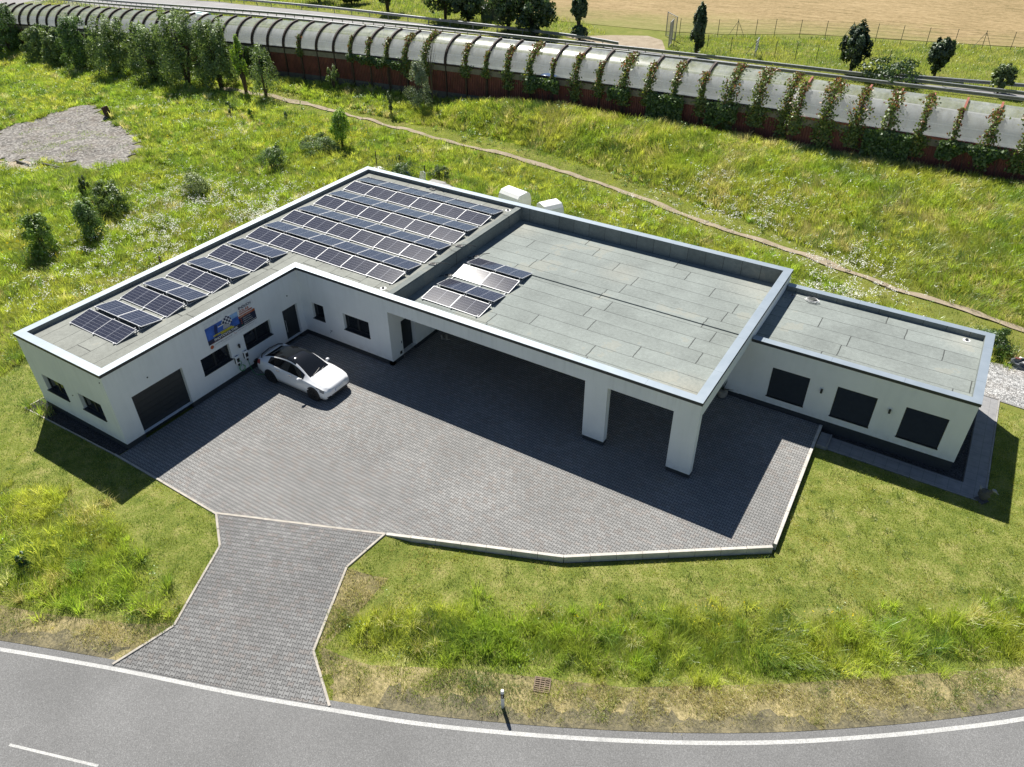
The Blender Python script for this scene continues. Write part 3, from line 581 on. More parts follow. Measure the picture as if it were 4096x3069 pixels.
# roofs: decks, upstands, copings
def slabface(P, z, name, mat): return MB().face([(a, b, z) for a, b in P]).build(name, mat, bld)
ZD, ZDG, ZDX = H-.23, 3.30, HX-.26
slabface([(OV, OV), (xw, OV), (xw, YD+OV), (12.42, YD+OV), (12.42, YB-OV), (OV, YB-OV)], ZD, 'roof', 'felt_y')
slabface([(12.40, YD+OV), (XE-OV, YD+OV), (XE-OV, YB-OV), (12.40, YB-OV)], ZDG, 'roof', 'felt_x')
slabface([(XE-OV-.01, YN+OV), (xg, YN+OV), (xg, YF-OV), (XE-OV-.01, YF-OV)], ZDX, 'roof', 'felt_x')
up = MB(); zt = H-.009
def upstand(x0, y0, x1, y1, z0, z1): up.box(x0, y0, z0, x1, y1, z1)
upstand(OV+.002, OV+.002, .40, YB-OV-.002, ZD-.2, zt); upstand(.40, OV+.002, xw-.002, .40, ZD-.2, zt); upstand(5.97, .40, xw-.002, 11.737, ZD-.2, zt); upstand(xw-.002, YD+OV+.002, 12.40, 11.737, ZD-.2, zt)
upstand(.40, YB-.40, 12.40, YB-OV-.002, ZD-.2, zt)
upstand(12.40, YD+OV+.002, XE-OV-.002, 11.737, ZDG-.02, zt); upstand(12.40, YB-.40, XE-OV-.002, YB-OV-.002, ZDG-.02, zt); upstand(28.14, 11.737, XE-OV-.002, YB-.40, ZDG-.02, zt)
up.box(12.08, 11.737, ZD-.3, 12.42, YB-.40, H-.075)      # dividing upstand between the two roof levels
up.v += []; up.box(12.4, 11.74, ZDG-.1, 12.44, YB-.4, H-.14)
zx = HX-.009
upstand(XE, YN+OV+.002, xg-.002, YN+.36, ZDX-.1, zx); upstand(XE, YF-.36, xg-.002, YF-OV-.002, ZDX-.1, zx); upstand(xg-.34, YN+.36, xg-.002, YF-.36, ZDX-.1, zx)
up.build('upstand', 'felt_dark', bld)
MB().box(12.45, 18.28, ZDG, 28.13, 18.52, ZDG+.055).build('roof_ridge', 'felt_x', bld, bevel=.02)
def ring(outer, inner, z0, z1, name, mat):
    n = len(outer); v = [(*p, z1) for p in outer]+[(*p, z1) for p in inner]+[(*p, z0) for p in outer]+[(*p, z0) for p in inner]; f = []
    for i in range(n):
        j = (i+1) % n; f += [(i, j, n+j, n+i), (2*n+j, 2*n+i, 3*n+i, 3*n+j), (i, 2*n+i, 2*n+j, j), (n+j, 3*n+j, 3*n+i, n+i)]
    mb = MB(); mb.v = v; mb.f = f; return mb.build(name, mat, bld)
OUT = [(0, 0), (XC, 0), (XC, YD), (XE, YD), (XE, YB), (0, YB)]
def inset(P, d): return [(x+d*sx, y+d*sy) for (x, y), (sx, sy) in zip(P, [(1, 1), (-1, 1), (-1, 1), (-1, 1), (-1, -1), (1, -1)])]
ring(OUT, inset(OUT, .41), H-.008, H, 'coping', 'coping'); ring(inset(OUT, -.003), inset(OUT, .032), H-.15, H-.0085, 'fascia_strip', 'fascia')  # one metal edging: top carries the painted sun sheen, side stays dark
def u_ring(d0, d1, z0, z1, name, mat):
    mb = MB(); a = XE+.0
    mb.box(a, YN+d0, z0, XG-d0, YN+d1, z1); mb.box(a, YF-d1, z0, XG-d0, YF-d0, z1); mb.box(XG-d1, YN+d1, z0, XG-d0, YF-d1, z1); return mb.build(name, mat, bld)
u_ring(0, .37, HX-.008, HX, 'coping', 'coping'); u_ring(-.003, .032, HX-.15, HX-.0085, 'fascia_strip', 'fascia')
# dark upper edge of the dividing upstand is felt; small wall fittings
for (x, y, z, ax) in ((xw, 10.45, 2.85, 0), (xw, 1.95, 2.85, 0)):
    MB().cyl((x-.01, y, z), .035, .03, 12, 0).build('vent', 'black', bld)
for x, z in ((6.11, 3.66), (3.14, 1.82)): MB().cyl((x, OV-.02, z), .03, .03, 12, 1).build('vent', 'black', bld)
MB().box(12.362, 12.0, .38, 12.372, 12.17, .55).build('wall_socket', 'black', bld); MB().box(12.362, 12.17, .98, 12.372, 12.22, 1.12).build('door_bell', 'black', bld)
# ------------------------------------------------------------------ solar panels
PWX, PLY, TILT = 1.755, 1.12, R(11.8)
def make_panel():
    t = thing('solar_panel', (0, 0, 0), 'x', 'solar panel'); f = MB(); w = .024
    f.box(0, 0, -.035, PWX, w, .004); f.box(0, PLY-w, -.035, PWX, PLY, .004); f.box(0, w, -.035, w, PLY-w, .004); f.box(PWX-w, w, -.035, PWX, PLY-w, .004)
    f.build('frame', 'alu', t); MB().box(w, w, -.012, PWX-w, PLY-w, .0).build('cell_sheet', 'solar', t); return t
panel0 = make_panel(); used = [0]
def place_panel(x, y, z, side, label, group, TILT=R(9.4)):
    o = panel0 if not used[0] else copy_tree(panel0); used[0] = 1
    if side == 0: o.location = (x, y, z); o.rotation_euler = (TILT+R(random.uniform(-.5, .5)), R(random.uniform(-.3, .3)+.9), 0)
    else: o.location = (x+PWX, y, z); o.rotation_euler = (TILT+R(random.uniform(-.5, .5)), R(random.uniform(-.3, .3)), math.pi)
    o['label'] = label; o['group'] = group; o['category'] = 'solar panel'
PITCH = 2.69
def rack(name_label, x0, n, rows, ybase, z, pitch):
    t = wthing('mounting_rack', (x0, ybase, z), name_label, 'rack'); r = MB(); p = MB(); b = MB()
    xs_ = [x0+.12+i*1.765 for i in range(n)]+[x0+n*1.765-.14]
    for x in xs_: MB().bar((x, ybase-.05, z+.03), (x, ybase+(rows-1)*pitch+2.58, z+.03), .035, .04).build('rail', 'alu', t)
    for k in range(rows):
        y0 = ybase+k*pitch
        for x in xs_:
            for q in (1.12, 1.30): MB().box(x-.02, y0+q, z+.05, x+.02, y0+q+.03, z+.265).build('support', 'alu', t)
            MB().box(x-.03, y0-.07, z+.02, x+.03, y0-.02, z+.085).build('clamp', 'alu', t)
        for i in range(n):
            for yy in (y0+.45, y0+1.9): MB().box(x0+i*1.765+.5, yy, z+.004, x0+i*1.765+.9, yy+.2, z+.07).build('weight', 'conc', t)
PZ = ZD+.062
for k in range(8):
    n = 2 if k < 4 else 6; y0 = 2.05+k*PITCH
    for side in (0, 1):
        for i in range(n):
            x = 1.03+i*1.765; tone = 'dark' if side == 0 else 'bluish'
            if n == 2: lab = f"{tone} solar panel, {'left' if i == 0 else 'right'} one of its pair, {ORD[2*k+side]} row of pairs from the wing gable"; g = 'solar panels in pairs on the wing roof'
            else: lab = f"{tone} solar panel, {ORD[i]} from left in the {ORD[(k-4)*2+side]} long row behind the court"; g = 'solar panels in long rows on the main roof'
            place_panel(x, y0 if side == 0 else y0+2.45, PZ, side, lab, g)
rack('aluminium rails under the pairs of panels on the narrow wing roof', 1.03, 2, 4, 2.05, ZD, PITCH); rack('aluminium rails under the eight long panel rows on the main roof', 1.03, 6, 4, 2.05+4*PITCH, ZD, PITCH)
for k in range(2):
    for side in (0, 1):
        for i in range(2):
            y0 = 13.25+k*2.72; lab = f"solar panel on the lower carport roof, {'left' if i == 0 else 'right'} one in the {ORD[2*k+side]} row from the front"
            place_panel(13.05+i*1.765, y0 if side == 0 else y0+2.45, ZDG+.062, side, lab, 'solar panels on the carport roof', R(10.6 if k else 8.4))
rack('aluminium rails under the eight panels on the lower carport roof', 13.05, 2, 2, 13.25, ZDG, 2.72)
def ballast(x, y, z, rz, label, cable=True):
    t = thing('ballast_block', (x, y, z), label, 'concrete block', 'concrete cable weights on the roofs', rz)
    MB().box(-.2, -.1, 0, .2, .1, .06).build('slab', 'conc', t, bevel=.008); MB().box(-.13, -.05, .06, .1, .07, .085).build('pad', 'black', t)
    MB().tube([(-.5, -.1, .012), (-.25, .05, .03), (0, 0, .10), (.3, .1, .09), (.55, .25, .02), (.9, .2, .012)], .013, 6).build('cable', 'black', t, smooth=True)
ballast(12.22, 17.86, H-.075, .3, 'rear concrete cable weight on top of the dividing roof upstand'); ballast(12.24, 15.4, H-.075, .3, 'front concrete cable weight on top of the dividing roof upstand')
ballast(12.85, 18.45, ZDG, .9, 'rear cable weight on the carport roof beside the upstand'); ballast(12.8, 15.9, ZDG, .5, 'front cable weight on the carport roof beside the upstand'); ballast(5.89, 23.85, ZD, -.2, 'cable weight with black loop at the rear roof edge behind the panels')
def drain(x, y, z, label, dark=False):
    t = thing('roof_drain', (x, y, z+.002), label, 'drain', 'roof drains'); MB().cyl((0, 0, 0), .16, .012, 24).build('flange', 'steel' if dark else 'white', t); MB().cyl((0, 0, .012), .07, .07, 14, r2=.05).build('strainer', 'black', t)
    m = MB()
    for k in range(6): a = k*math.pi/3; m.bar((.085*math.cos(a), .085*math.sin(a), .012), (.05*math.cos(a), .05*math.sin(a), .1), .012, .012)
    m.build('cage', 'alu', t)
drain(11.47, 12.27, ZD, 'white roof drain by the front roof edge next to the upstand'); drain(11.75, 23.6, ZD, 'white roof drain at the rear end of the upstand'); drain(36.95, 23.4, ZDX, 'white roof drain in the far corner of the low annex roof'); drain(28.95, 23.4, ZDX, 'grey roof drain in the shadow on the annex roof', True)
t = thing('cable_coil', (29.95, 23.35, ZDX), 'white and black cable coiled on the annex roof', 'cable'); m = MB()
pts = [(.32*math.cos(a)*(1+.12*math.sin(a*.37)), .22*math.sin(a)*(1+.1*math.cos(a*.61)), .02+.006*a) for a in np.arange(0, 19, .35)]; m.tube([(-1.0, .2, .012), (-.7, .12, .012), (-.4, .02, .015)]+pts, .011, 6); m.build('white_cable', 'white', t, smooth=True)
m = MB(); m.tube([(.2*math.cos(a), .14*math.sin(a), .02+.008*a) for a in np.arange(0, 16, .4)], .014, 6); m.build('black_cable', 'black', t, smooth=True)

# ------------------------------------------------------------------ cars
def loft_car(name, loc, rz, ST, label, paint, gl, wheels, wr, ext, split, detail=True, roofmat=None):
    """ST rows: s, zb, w, zbelt, wbelt, ztop, wtop ; local x = forward, s counts back from the nose"""
    T = thing(name, loc, label, 'car' if 'van' not in name else 'van', None, rz); L = ST[-1][0]; S = np.array(ST, float)
    ss = np.r_[np.linspace(0, .3, 10), np.linspace(.3, L-.3, 78)[1:-1], np.linspace(L-.3, L, 10)]
    def cr(c):
        x = S[:, 0]; y = S[:, c]; d = np.gradient(y, x); i = np.clip(np.searchsorted(x, ss)-1, 0, len(x)-2); h = x[i+1]-x[i]; t_ = (ss-x[i])/h
        return (2*t_**3-3*t_**2+1)*y[i]+(t_**3-2*t_**2+t_)*h*d[i]+(-2*t_**3+3*t_**2)*y[i+1]+(t_**3-t_**2)*h*d[i+1]
    zb, wd, zq, wq, zt, wt = [cr(c) for c in range(1, 7)]; rows = []
    for i, s in enumerate(ss):
        b, w_, q, k, t_, u = zb[i], wd[i], zq[i], wq[i], zt[i], wt[i]; g = t_-q; e = q+g*.86; pr = [(.72*w_, b), (.93*w_, b+.03), (w_*.995, b+.3*(q-b)), (w_, b+.52*(q-b)), (.985*w_, b+.72*(q-b)), (.4*w_+.6*k, b+.9*(q-b)), (k, q)]
        pr += [(k+(u-k)*.10, q+(e-q)*.07), (k+(u-k)*.38, q+(e-q)*.42), (k+(u-k)*.86, q+(e-q)*.90), (u+.012, e), (u-.05, q+g*.945), (u*.62, q+g*.985), (u*.3, t_-.002*(g > .2)), (0, t_)]
        rows.append(pr)
    n = len(rows[0]); full = [[(-y, z) for y, z in r[:-1]]+r[-1:]+[(y, z) for y, z in r[:-1][::-1]] for r in rows]; m = len(full[0])
    V = [(L/2-ss[i], y, z) for i in range(len(ss)) for y, z in full[i]]; cls = {}
    for i in range(len(ss)-1):
        sm = (ss[i]+ss[i+1])/2; g = zt[i]-zq[i]
        for j in range(m-1):
            jj = min(j, m-2-j); side = 'left' if j >= m//2 else 'right'; c = 'body'
            if 7 <= jj <= 8 and gl['side'][0] < sm < gl['side'][1] and g > .16: c = ('side_window', side)
            if jj >= 11 and gl['wind'][0] < sm < gl['wind'][1]: c = ('windscreen', '')
            if jj >= 10 and gl['roof'] and gl['roof'][0] < sm < gl['roof'][1]: c = ('roof_glass', '')
            if jj >= 10 and gl['rear'][0] < sm < gl['rear'][1]: c = ('rear_window', '')
            if 7 <= jj <= 8 and c != 'body' and jj == 7 and False: c = 'body'
            if detail:
                if 4 <= jj <= 5 and .16+(5-jj)*.02 < sm < .62-(5-jj)*.2: c = ('headlight', side)
                if 4 <= jj <= 5 and sm > L-.34: c = ('tail_light', side)
                if jj <= 1 and sm < .07: c = ('bumper_intake', '')
            cls.setdefault(c, []).append((i*m+j, i*m+j+1, (i+1)*m+j+1, (i+1)*m+j))
    mats = {'side_window': 'carglass', 'windscreen': 'carglass', 'roof_glass': 'carglass', 'rear_window': 'carglass', 'headlight': 'lampglass', 'tail_light': 'redplastic', 'bumper_intake': 'black'}
    body = None
    for c in sorted(cls, key=lambda c: c != 'body'):
        used_ = sorted({k for f in cls[c] for k in f}); mp = {k: i for i, k in enumerate(used_)}; mb = MB(); mb.v = [V[k] for k in used_]; mb.f = [tuple(mp[k] for k in f) for f in cls[c]]
        if c == 'body':
            a = len(mb.v); mb.v += [V[k] for k in range(m)]; mb.f.append(tuple(range(a, a+m))); a = len(mb.v); mb.v += [V[(len(ss)-1)*m+k] for k in range(m)]; mb.f.append(tuple(range(a, a+m))[::-1])
        nm = c if c == 'body' else c[0]; o = mb.build(nm, paint if c == 'body' else mats[nm], T, smooth=True)
    if roofmat: pass
    und = MB().box(-L/2+.35, -wd.max()*.86, .2, L/2-.35, wd.max()*.86, .5).build('underbody', 'black', T)
    for sx in wheels:
        for sg in (-1, 1):
            x = L/2-sx; wi = float(np.interp(sx, ss, wd))
            MB().tube([(x, sg*(wi-.30), wr+.01), (x, sg*(wi+.004), wr+.01)], wr+.045, 30).build('wheel_arch', 'black', T)
            MB().tube([(x, sg*(wi-.24), wr), (x, sg*(wi-.225), wr), (x, sg*(wi-.02), wr), (x, sg*(wi+.008), wr)], [wr-.03, wr, wr, wr-.025], 32).build('wheel', 'rubber', T)
            ob = C.objects[-1]; rm = MB(); rr = wr*.70; yy = sg*(wi+.010)
            rm.tube([(x, sg*(wi-.05), wr), (x, yy, wr)], [rr, rr*.98], 28)
            rm.build('rim', 'shadehole', ob); sp = MB()
            for k in range(10): a = k*math.pi/5; sp.bar((x+.05*math.cos(a), yy+sg*.004, wr+.05*math.sin(a)), (x+rr*.95*math.cos(a+.12), yy+sg*.004, wr+rr*.95*math.sin(a+.12)), .022, .014)
            sp.build('spokes', 'anth', ob)
    return T, L, ss, wd, zq, wq
ST = [(0, .34, .60, .60, .54, .655, .38), (.05, .27, .76, .66, .70, .73, .50), (.16, .20, .86, .73, .80, .80, .60), (.42, .18, .92, .815, .865, .885, .68), (.84, .17, .95, .89, .895, .985, .71), (1.12, .17, .955, .935, .90, 1.05, .70), (1.3, .17, .955, .95, .90, 1.14, .68), (1.6, .17, .95, .965, .892, 1.325, .64), (1.95, .17, .95, .98, .885, 1.505, .60), (2.3, .17, .95, .99, .88, 1.60, .575), (2.6, .17, .95, 1.0, .88, 1.625, .57), (3.0, .17, .955, 1.015, .88, 1.59, .565), (3.4, .17, .96, 1.04, .88, 1.505, .55), (3.8, .18, .96, 1.075, .875, 1.375, .53), (4.15, .22, .95, 1.10, .855, 1.235, .53), (4.42, .26, .92, 1.09, .82, 1.135, .58), (4.56, .30, .89, 1.04, .79, 1.08, .58), (4.7, .36, .82, .92, .72, .95, .48), (4.75, .42, .70, .82, .62, .84, .40)]
CARX, CARY = 9.36, 8.03
T, L, ss_, wd_, zq_, wq_ = loft_car('parked_car', (CARX, CARY, 0), 0., ST, 'white electric car with black glass roof parked in the paved court and charging', 'carwhite', dict(side=(1.42, 3.85), wind=(1.17, 2.06), roof=(2.06, 3.5), rear=(3.5, 4.34)), (.84, 3.73), .362, 0, 0)
for sg in (-1, 1):
    m = MB(); m.ell((L/2-1.60, sg*1.015, 1.03), .085, .105, .07, 14, 9); m.bar((L/2-1.56, sg*.86, .97), (L/2-1.58, sg*.98, 1.0), .09, .05); m.build('mirror', 'carwhite', T, smooth=True)
    for s_ in (2.28, 3.12): w_ = float(np.interp(s_, ss_, wd_)); MB().box(L/2-s_-.11, sg*w_*.975-.012, .905, L/2-s_+.11, sg*w_*.975+.012, .935).build('door_handle', 'black', T)
    MB().box(L/2-.62, sg*.955-.004, .70, L/2-1.0+.30, sg*.955+.004, .73).build('marker_light', 'black', T) if False else None
    MB().bar((L/2-.10, sg*.62, .36), (L/2-.28, sg*.84, .38), .02, .05).build('fog_vent', 'black', T)
pt = MB().box(L/2-.012, -.27, .49, L/2+.018, .27, .61).build('licence_plate', 'white', T); MB().box(L/2+.016, -.268, .492, L/2+.0195, -.225, .608).build('plate_band', 'carblue', pt)
MB().box(L/2-.045, -.52, .31, L/2+.004, .52, .40).build('lower_grille', 'black', T)
m = MB(); m.tube([(-L/2+.36, -.72, 1.155), (-L/2+.20, -.55, 1.19), (-L/2+.13, 0, 1.205), (-L/2+.20, .55, 1.19), (-L/2+.36, .72, 1.155)], .03, 8); m.build('spoiler', 'black', T, smooth=True)
for a, b in (((L/2-1.14, -.5, 1.062), (L/2-1.30, .15, 1.135)), ((L/2-1.15, .1, 1.068), (L/2-1.32, .62, 1.12))): MB().bar(a, b, .02, .012).build('wiper', 'black', T)
# cars on the motorway behind the barrier
VAN = [(0, .35, .7, .75, .66, .82, .5), (.1, .25, .88, .85, .82, .95, .62), (.5, .2, .95, 1.0, .9, 1.1, .74), (.9, .2, .96, 1.08, .92, 1.22, .76), (1.3, .2, .96, 1.12, .92, 1.62, .74), (1.7, .2, .96, 1.14, .92, 1.88, .74), (2.2, .2, .96, 1.15, .92, 1.95, .75), (4.2, .2, .96, 1.16, .92, 1.95, .75), (4.75, .22, .95, 1.16, .91, 1.88, .73), (4.9, .3, .93, 1.1, .88, 1.6, .7), (4.95, .4, .88, 1.0, .84, 1.25, .62)]
vx, vy = -66.5, 64.0; loft_car('parked_van', (vx, vy, float(zmot(vx))+.02), math.pi, VAN, 'green van with pale roof passing behind the noise barrier', 'cargreen', dict(side=(1.3, 4.6), wind=(1.0, 1.75), roof=None, rear=(4.72, 4.9)), (.9, 3.9), .33, 0, 0, False)
m = MB().box(-2.0, -.66, 1.94, .75, .66, 1.985).build('roof_panel', 'white', bpy.data.objects['parked_van'], bevel=.02)
ST2 = [(a, b, c*.93, d*.93, e*.93, f*.9, g*.93) for a, b, c, d, e, f, g in ST]
bx, by = -3.2, 54.2; loft_car('passing_car', (bx, by, float(zmot(bx))+.02), math.pi, ST2, 'bright blue car seen through the clear foot of the noise barrier sheets', 'carblue', dict(side=(1.42, 4.02), wind=(1.17, 2.06), roof=None, rear=(3.5, 4.36)), (.84, 3.73), .33, 0, 0, False)

# ------------------------------------------------------------------ things on and around the building
FONT = bpy.data.curves.new('f', 'FONT')
def text(s, u, v, size, col, parent, d, name='lettering', bold=0., align='LEFT', maxw=None):
    cu = bpy.data.curves.new('t', 'FONT'); cu.body = s; cu.size = size; cu.offset = bold; cu.align_x = align; cu.resolution_u = 2; ob = bpy.data.objects.new('t', cu); C.objects.link(ob)
    bpy.context.view_layer.update(); dg = bpy.context.evaluated_depsgraph_get(); me = bpy.data.meshes.new_from_object(ob.evaluated_get(dg)); bpy.data.objects.remove(ob)
    co = np.array([v_.co[:] for v_ in me.vertices]); wdt = co[:, 0].max()-co[:, 0].min(); k = min(1., maxw/wdt) if maxw else 1.
    for v_ in me.vertices: x, y, _ = v_.co; v_.co = (xw+d, BY0+u+x*k, BZ0+v+y)
    me.materials.clear(); return link(name, me, col, parent)
BY0, BZ0, BW, BH = 5.31, 2.34, 3.0, 1.48
ban = thing('banner', (0, 0, 0), 'advertising banner for photovoltaics on the wing wall above the windows', 'banner')
def rect(u0, v0, u1, v1, d, mat, name='colour_field', P=None):
    mb = MB(); mb.face([(xw+d, BY0+a, BZ0+b) for a, b in (P or [(u0, v0), (u1, v0), (u1, v1), (u0, v1)])]); return mb.build(name, mat, ban)
MB().box(xw+.004, BY0, BZ0, xw+.010, BY0+BW, BZ0+BH).build('sheet', flat('banner_white', (.72, .73, .73), .6), ban)
navy = flat('banner_navy', (.012, .018, .05), .5); orange = flat('banner_orange', (.42, .09, .02), .5); bblue = flat('banner_blue', (.04, .12, .45), .5, 0, .35, 3.); sky_ = flat('banner_pale_blue', (.25, .42, .68), .5, 0, .2, 4.); yel = flat('banner_yellow', (.55, .48, .03), .5); dkb = flat('banner_dark_blue', (.015, .03, .12), .5, 0, .3, 5.)
rect(0, .28, BW, .80, .013, navy); rect(0, .52, 1.96, 1.20, .0145, bblue); rect(1.2, .95, 1.96, 1.20, .0155, sky_); rect(1.96, .72, BW, .80, .0145, navy)
rect(1.96, .76, BW, .88, .016, orange); rect(1.96, .28, BW, .76, .0148, navy)
rect(0, 0, 0, 0, .0165, dkb, 'picture', [(.45, .52), (.62, .52), (.70, 1.1), (.55, 1.15), (.48, .9)]); rect(0, 0, 0, 0, .0165, flat('banner_grey', (.38, .38, .40), .6), 'picture', [(.98, .70), (1.4, .68), (1.42, .95), (1.05, 1.0)])
chk = NT('checked_cloth'); chp = chk.n('TexChecker', Vector=chk.pos(), Scale=9., Color1=(.62, .62, .64, 1), Color2=(.02, .03, .08, 1)); chk.base(chp.outputs[0], .7)
rect(0, 0, 0, 0, .0175, chk.m, 'picture', [(.92, .98), (1.15, .93), (1.42, .78), (1.58, .85), (1.52, 1.14), (1.3, 1.3), (1.05, 1.2)]); rect(.72, .93, 1.05, .98, .0185, 'white', 'picture'); rect(.78, .96, 1.1, 1.02, .018, 'black', 'picture')
rect(.36, .58, 1.50, .655, .019, yel); rect(.80, .505, 1.60, .578, .0195, yel)
text('Der einfachste Weg zu sicherer und', .39, .598, .055, 'black', ban, .021, maxw=1.08); text('kostenloser Sonnenenergie', .83, .522, .055, 'black', ban, .0215, maxw=.74)
text('PHOTOVOLTAIK', .36, .345, .19, 'white', ban, .020, bold=.004, maxw=1.5); text('AUS EINER HAND     VON PLANUNG     BIS MONTAGE', .1, .295, .05, orange, ban, .020, maxw=1.8)
text('ENDLICH', 2.06, 1.22, .19, navy, ban, .020, bold=.005, maxw=.8); text('SOLAR', 2.06, 1.03, .205, orange, ban, .020, bold=.005, maxw=.8); rect(2.06, .925, 2.86, .995, .0165, orange); text('eine frische Energie Idee', 2.09, .942, .05, 'white', ban, .020, maxw=.74)
text('REGIONAL & PERSÖNLICH', 2.03, .795, .065, 'white', ban, .020, maxw=.9)
for k, s_ in enumerate(('ENDLICH Solar', 'ENDLICH Strom', 'ENDLICH Wärme', 'ENDLICH Schlüsselfertig')): text(s_, 2.2, .655-.112*k, .075, 'white', ban, .020, maxw=.76); MB().cyl((xw+.015, BY0+2.09, BZ0+.68-.112*k), .03, .003, 14, 0).build('icon', orange if k < 3 else 'green', ban)
text('Jetzt kostenlos beraten lassen:', .35, .15, .085, navy, ban, .014, maxw=1.1); text('Jetzt Ersparnis berechnen lassen!', 1.75, .18, .085, navy, ban, .014, maxw=1.1)
MB().cyl((xw+.010, BY0+.14, BZ0+.13), .10, .004, 24, 0).build('logo_disc', orange, ban); MB().tube([(xw+.016, BY0+1.5, BZ0+.24), (xw+.016, BY0+1.55, BZ0+.16), (xw+.016, BY0+1.66, BZ0+.14)], .008, 5).build('arrow', orange, ban)
def lamp(ax, c, out, u, z, label, lit=False):
    t = thing('wall_lamp', (c if ax == 0 else u, u if ax == 0 else c, z), label, 'wall lamp', 'cylindrical wall lamps'); d = (out*.09, 0, 0) if ax == 0 else (0, out*.09, 0)
    MB().cyl((d[0], d[1], -.10), .05, .2, 18).build('housing', 'anth', t, bevel=.004); MB().bar((0, 0, 0), d, .05, .05).build('bracket', 'anth', t)
    MB().cyl((d[0], d[1], .1005), .034, .004, 14).build('lens', 'rust' if lit else 'carglass', t)
lamp(0, xw, 1, 6.86, 1.78, 'small round wall lamp under the banner between two windows', True)
lamp(1, YN+OV, -1, 32.03, 1.87, 'dark cylinder wall lamp on the annex between the left and middle blinds'); lamp(1, YN+OV, -1, 34.92, 1.90, 'dark cylinder wall lamp on the annex between the middle and right blinds')
def charger(y, z, label, coiled):
    t = wthing('charging_station', (xw, y, z-.3), label, 'charger', 'wall chargers'); MB().box(xw+.002, y-.13, z-.22, xw+.14, y+.13, z+.22).build('housing', 'white', t, bevel=.03)
    MB().box(xw+.1402, y-.075, z-.13, xw+.146, y+.085, z+.10).build('screen', 'black', t); MB().box(xw+.02, y-.134, z-.19, xw+.1, y-.128, z+.14).build('side_panel', 'black', t); MB().box(xw+.04, y-.07, z+.218, xw+.1, y+.07, z+.224).build('vent', 'black', t)
    MB().cyl((xw+.08, y+.02, z-.36), .05, .14, 14).build('plug_holder', 'black', t)
    m = MB()
    if coiled: m.tube([(xw+.15, y+.02, z-.02), (xw+.2, y+.1, z-.12)]+[(xw+.10+.012*a, y+.10+.15*math.cos(a*1.0+1.2), z-.52+.17*math.sin(a*1.0+1.2)) for a in np.arange(0, 13, .4)], .014, 7)
    else: m.tube([(xw+.09, y+.02, z-.34), (xw+.12, y+.05, z-.8), (xw+.25, y+.05, .06), (xw+.55, y-.0, .022), (xw+.9, y+.3, .022), (7.12, 7.6, .03), (7.18, 7.42, .45), (7.30, 7.30, .78)], .013, 7)
    m.build('cable', 'green', t, smooth=True)
charger(6.56, 1.12, 'white wall charger with a coiled green cable, nearer the garage door', True); charger(7.12, 1.12, 'white wall charger whose green cable runs to the car', False)
t = thing('meter_box', (xw+.06, 7.62, .38), 'small black box low on the wing wall behind the car', 'box'); MB().box(-.06, -.12, -.09, .06, .12, .09).build('case', 'black', t, bevel=.01); MB().box(-.04, -.05, .09, .04, .1, .14).build('lid', 'anth', t)
t = thing('water_tap', (8.27, yw_, .82), 'outdoor water tap on the white court wall under the windows', 'tap'); MB().tube([(0, 0, 0), (0, -.12, 0), (0, -.16, -.06)], .016, 8).build('spout', 'steel', t); MB().bar((-.06, -.07, .05), (.06, -.07, .05), .02, .014).build('handle', 'black', t)
t = thing('watering_can', (6.75, 9.45, 0), 'red can standing on the paving behind the white car', 'can'); MB().cyl((0, 0, 0), .14, .3, 18, r2=.12).build('body', 'redplastic', t); MB().tube([(.1, 0, .1), (.3, 0, .32)], [.03, .02], 8).build('spout', 'redplastic', t); MB().tube([(-.1, 0, .28), (-.05, 0, .42), (.1, 0, .40), (.12, 0, .29)], .014, 6).build('handle', 'black', t)
for k, (x, y, l) in enumerate(((13.0, 14.75, 'left one of the pair of pale boots in the dark carport'), (13.25, 14.85, 'right one of the pair of pale boots in the dark carport'))):
    t = thing('boot', (x, y, 0), l, 'boot', 'pair of boots in the carport', .5); MB().tube([(0, 0, .02), (0, 0, .3)], [.055, .06], 10).build('shaft', 'terracotta', t); MB().ell((.09, 0, .045), .13, .05, .045, 10, 6).build('foot', 'terracotta', t)
t = thing('potted_palm', (27.75, 17.75, 0), 'thin-leaved palm in a round pale pot by the annex wall under the carport edge', 'plant'); MB().tube([(0, 0, 0), (0, 0, .12), (0, 0, .34), (0, 0, .4)], [.17, .24, .25, .2], 20).build('pot', 'terracotta', t, smooth=True); m = MB()
for k in range(16):
    a = k*2.4; e = R(20+(k*37) % 60); l = .55; p = Vector((0, 0, .4)); q = p+Vector((math.cos(a)*math.cos(e), math.sin(a)*math.cos(e), math.sin(e)))*l; m.tube([p, (p+q)/2+Vector((0, 0, .05)), q], [.012, .012, .003], 5)
m.build('leaves', 'palm', t)
t = thing('garden_statue', (39.30, 16.86, -.28), 'stone bird figure standing at the outer corner of the annex path', 'statue', None, R(-35)); MB().box(-.2, -.2, 0, .2, .2, .05).build('base', 'lichen', t); m = MB(); m.ell((0, 0, .36), .24, .19, .27, 14, 10, .06); m.tube([(.1, 0, .5), (.2, 0, .66), (.26, 0, .78)], [.13, .08, .06], 10); m.build('body', 'lichen', t); MB().ell((.31, 0, .82), .11, .065, .06, 12, 8).build('head', 'conc', t, smooth=True); MB().tube([(.38, 0, .81), (.52, 0, .77)], [.035, .006], 8).build('beak', 'conc', t); MB().tube([(-.12, 0, .5), (-.3, 0, .62)], [.1, .02], 8).build('tail', 'conc', t)
